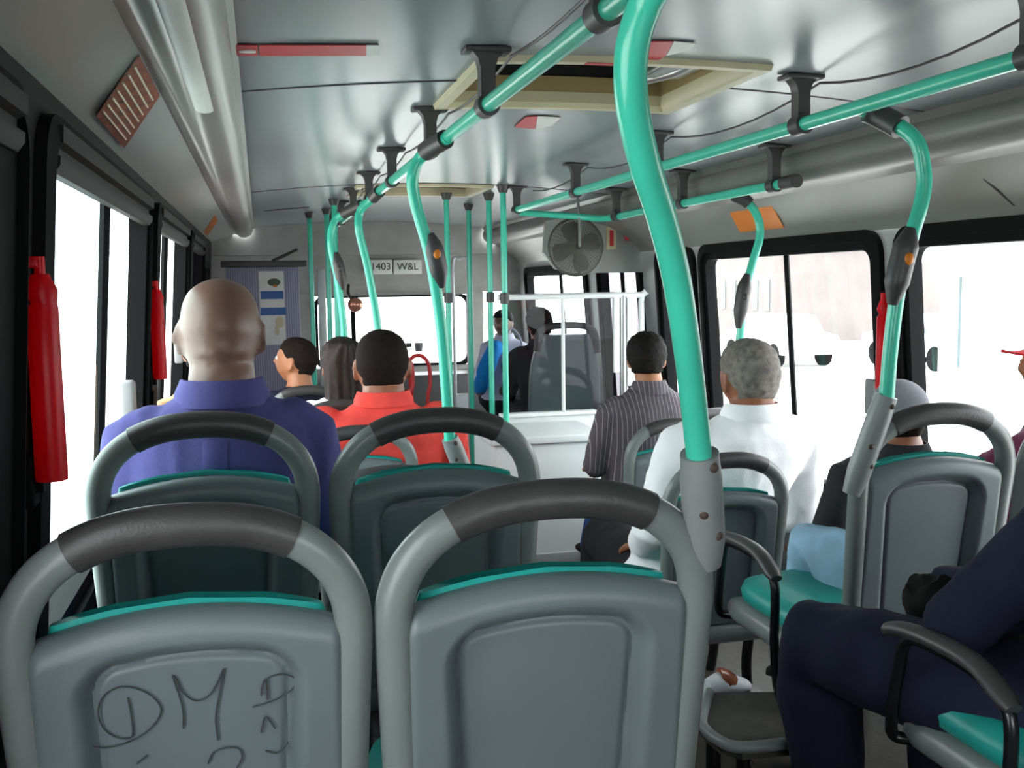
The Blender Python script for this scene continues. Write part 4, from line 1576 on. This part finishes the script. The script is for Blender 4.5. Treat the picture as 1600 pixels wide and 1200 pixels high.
# coral shirted man and passengers around him
person('man with short dark hair in a coral red shirt, seen from behind', (.42, 4.22, -1.07), hd(597, 572, 4.14), yaw=0, hyaw=4, skin='brown', hair='crop', hair_kind='crop', shirt='coral', s=1.15, hs=1.14, sh=.225, fat=1.2, foot_z=LOW, nk=1.2, nl=.098)
person('woman with long dark straight hair beside the coral shirted man', (.34, 5.08, -1.07), hd(535, 572, 5.0), yaw=0, hyaw=-8, skin='tan', hair='brownlong', hair_kind='long', shirt='white', s=1.15, sh=.14, foot_z=LOW, collar=False)
person('passenger in a peach top mostly hidden by the bald man', (-.2, 4.18, -1.08), hd(322, 546, 4.1), yaw=0, skin='tan', hair='black', hair_kind='full', shirt='peach', s=1.0, foot_z=LOW, collar=False)
person('young man with cropped hair in a dark top, face turned left', (.2, 5.8, -1.07), hd(463, 564, 5.7), yaw=-20, hyaw=-62, hpitch=-8, skin='tan', hair='crop', hair_kind='crop', shirt='navy', s=1.05, hs=1.1, foot_z=LOW, collar=False)
# right side
person('grey haired man in a white shirt seen from behind', (1.44, 3.36, -1.05), hd(1170, 590, 3.27), yaw=0, hyaw=-4, skin='brown', hair='grey', hair_kind='short', shirt='white', s=1.2, hs=.98, sh=.185, fat=1.1, foot_z=LOW, nk=1.05,
       arms=[(hd(1018, 838, 3.1), hd(1005, 850, 3.36)), None], wr=.018, nl=.085)
person('man with black hair in a dark pinstripe shirt', (1.62, 4.2, -1.07), hd(1010, 560, 4.2), yaw=0, hyaw=18, skin='tan', hair='black', hair_kind='full', shirt='pin', trousers='denim2', s=.95, sh=.18, fat=1.08, foot_z=LOW,
       legs=[(hd(945, 790, 4.55), hd(925, 850, 4.6)), None])
person('person in a grey cap, dark jacket and pale jeans leaning forward', (1.64, 2.42, -.80), hd(1404, 650, 2.66), yaw=0, hyaw=8, hpitch=-14, skin='brown', hair='crop', hair_kind='crop', shirt='dark', trousers='denim', shoe='sneaker', s=.9, sh=.19, foot_z=-1.06,
       legs=[(hd(1270, 846, 2.6), hd(1264, 1110, 2.64)), (V((1.8, 2.7, -.68)), V((1.74, 2.8, -1.02)))], hat=('knit', 'greycap'), lf=1.15)
person('person in a red peaked cap and maroon top at the right window', (2.0, 2.42, -.80), hd(1652, 568, 2.42), yaw=-50, hyaw=-75, skin='tan', hair='black', hair_kind='crop', shirt='maroon', s=.95, sh=.18, foot_z=HIGH, hat=('brim', 'redcap'),
       arms=[(hd(1545, 735, 2.5), hd(1600, 770, 2.75)), None])
person('large person in navy clothes with knees toward the aisle', (1.5, 1.5, -.80), V((1.68, 1.58, .02)), yaw=-38, skin='brown', hair='black', hair_kind='short', shirt='navy', trousers='navy', s=1.04, fat=1.25, sh=.215, foot_z=HIGH, lf=1.2,
       legs=[(hd(1266, 1000, 1.98), hd(1300, 1240, 1.98)), (V((1.42, 1.86, -.70)), V((1.42, 1.86, -1.1)))],
       arms=[(hd(1490, 985, 1.62), V((1.62, 1.72, -.52))), (V((1.8, 1.6, -.4)), V((1.6, 1.75, -.5)))])
person('driver with dark hair in a dark jacket at the wheel', (SX - .06, 6.58, -.88), hd(842, 508, 6.7), yaw=0, skin='brown', hair='black', hair_kind='full', shirt='dark', s=.98, foot_z=LOW)
# standing passenger by the driver
pf = hd(778, 500, 7.3)
tp = person('standing passenger in a pale top with a bright blue sleeve behind the green poles', (pf.x, 7.3, LOW + .62), hd(786, 505, 7.3), yaw=-150, hyaw=-140, skin='dark', hair='black', hair_kind='short', shirt='lav', trousers='charcoal', s=.86, foot_z=LOW, extra='top', sh=.14,
            legs=[(V((pf.x - .08, 7.28, LOW + .36)), V((pf.x - .08, 7.3, LOW + .06))), (V((pf.x + .08, 7.28, LOW + .36)), V((pf.x + .08, 7.3, LOW + .06)))])
m = MB()
m.sweep(smooth_path([hd(776, 541, 7.22), hd(766, 560, 7.16), hd(756, 585, 7.14), hd(750, 608, 7.12)], 5), [.045] + [.062] * 10 + [.055] * 4 + [.045], 16, round_cap=True)
sv = wrinkle(remesh(m, .01, 2), .015)
sv.build('sleeve', CL['blue'], tp)
# lavender bag held at the standing passenger's side, dark bag in the aisle
p = hd(806, 585, 7.05)
t = thing('shoulder_bag', 'pale lavender bag at the side of the standing passenger', 'bag', p)
m = MB(); m.box((p.x - .07, 6.98, p.z - .2), (p.x + .07, 7.1, p.z + .12), .04); m.build('pouch', CL['lav'], t)
m = MB(); m.sweep(smooth_path([p + V((-.06, 0, .1)), p + V((-.05, .05, .25)), p + V((-.0, .1, .32)), p + V((.05, .05, .25)), p + V((.06, 0, .1))], 5), .008, 8); m.build('strap', CL['lav'], t)
p = hd(948, 868, 4.2)
m = MB()
m.ball((0, 0, 0), 1, 28, 18, fn=lambda d: V((p.x + .085 * math.copysign(abs(d.x) ** .7, d.x), p.y + .11 * math.copysign(abs(d.y) ** .7, d.y), LOW + .165 + .165 * math.copysign(abs(d.z) ** .7, d.z) + .01 * NZ.noise(d * 4))))
t = thing('black_bag', 'soft black bag on the aisle floor beside the white sleeve', 'bag', (p.x, p.y, LOW))
m.build('pouch', CL['shoe'], t)
m = MB(); m.sweep(smooth_path([V((p.x - .04, p.y, LOW + .31)), V((p.x - .02, p.y, LOW + .4)), V((p.x + .03, p.y, LOW + .4)), V((p.x + .04, p.y, LOW + .31))], 5), .008, 8); m.build('handle', CL['shoe'], t)

p = hd(1480, 935, 1.86)
m = MB()
m.ball((0, 0, 0), 1, 32, 20, fn=lambda d: V((p.x + .10 * d.x, p.y + .07 * d.y, p.z + .055 * math.copysign(abs(d.z) ** .8, d.z) + .02 * NZ.noise(d * 3))))
tag(m.build('folded_jacket', CL['shoe'], origin=p), 'black crumpled jacket held on the lap of the navy clothed person', 'jacket')

# shoe lying by the step plate
p = hd(1140, 1062, 2.98)
t = thing('shoe', 'white and brown shoe on the floor behind the step plate', 'shoe', (p.x, p.y, p.z - .05))
m = MB()
m.rings([[p + V((.09 * f - .01, .03 * f, -.05)) + V((0, w * math.cos(a), h * (1 + math.sin(a)))) for a in [2 * PI * k / 16 for k in range(16)]] for f, w, h in ((-1, .02, .02), (-.9, .034, .036), (-.4, .038, .042), (.1, .042, .032), (.6, .043, .024), (.95, .034, .016), (1.1, .014, .01))])
m.build('upper', CL['sneaker'], t)
m = MB()
m.rings([[p + V((.09 * f - .01, .03 * f, -.05)) + V((0, w * math.cos(a), h * (1 + math.sin(a)))) for a in [2 * PI * k / 16 for k in range(16)]] for f, w, h in ((-.35, .03, .05), (-.1, .0385, .046), (.2, .039, .038), (.4, .03, .03))])
m.build('strap', K['brown'], t)
m = MB(); m.box((p.x - .1, p.y - .06, LOW), (p.x + .12, p.y + .07, p.z - .05), .01)
tag(m.build('floor_box', K['clamp'], origin=(p.x, p.y, LOW)), 'low dark box under the white and brown shoe', 'box')
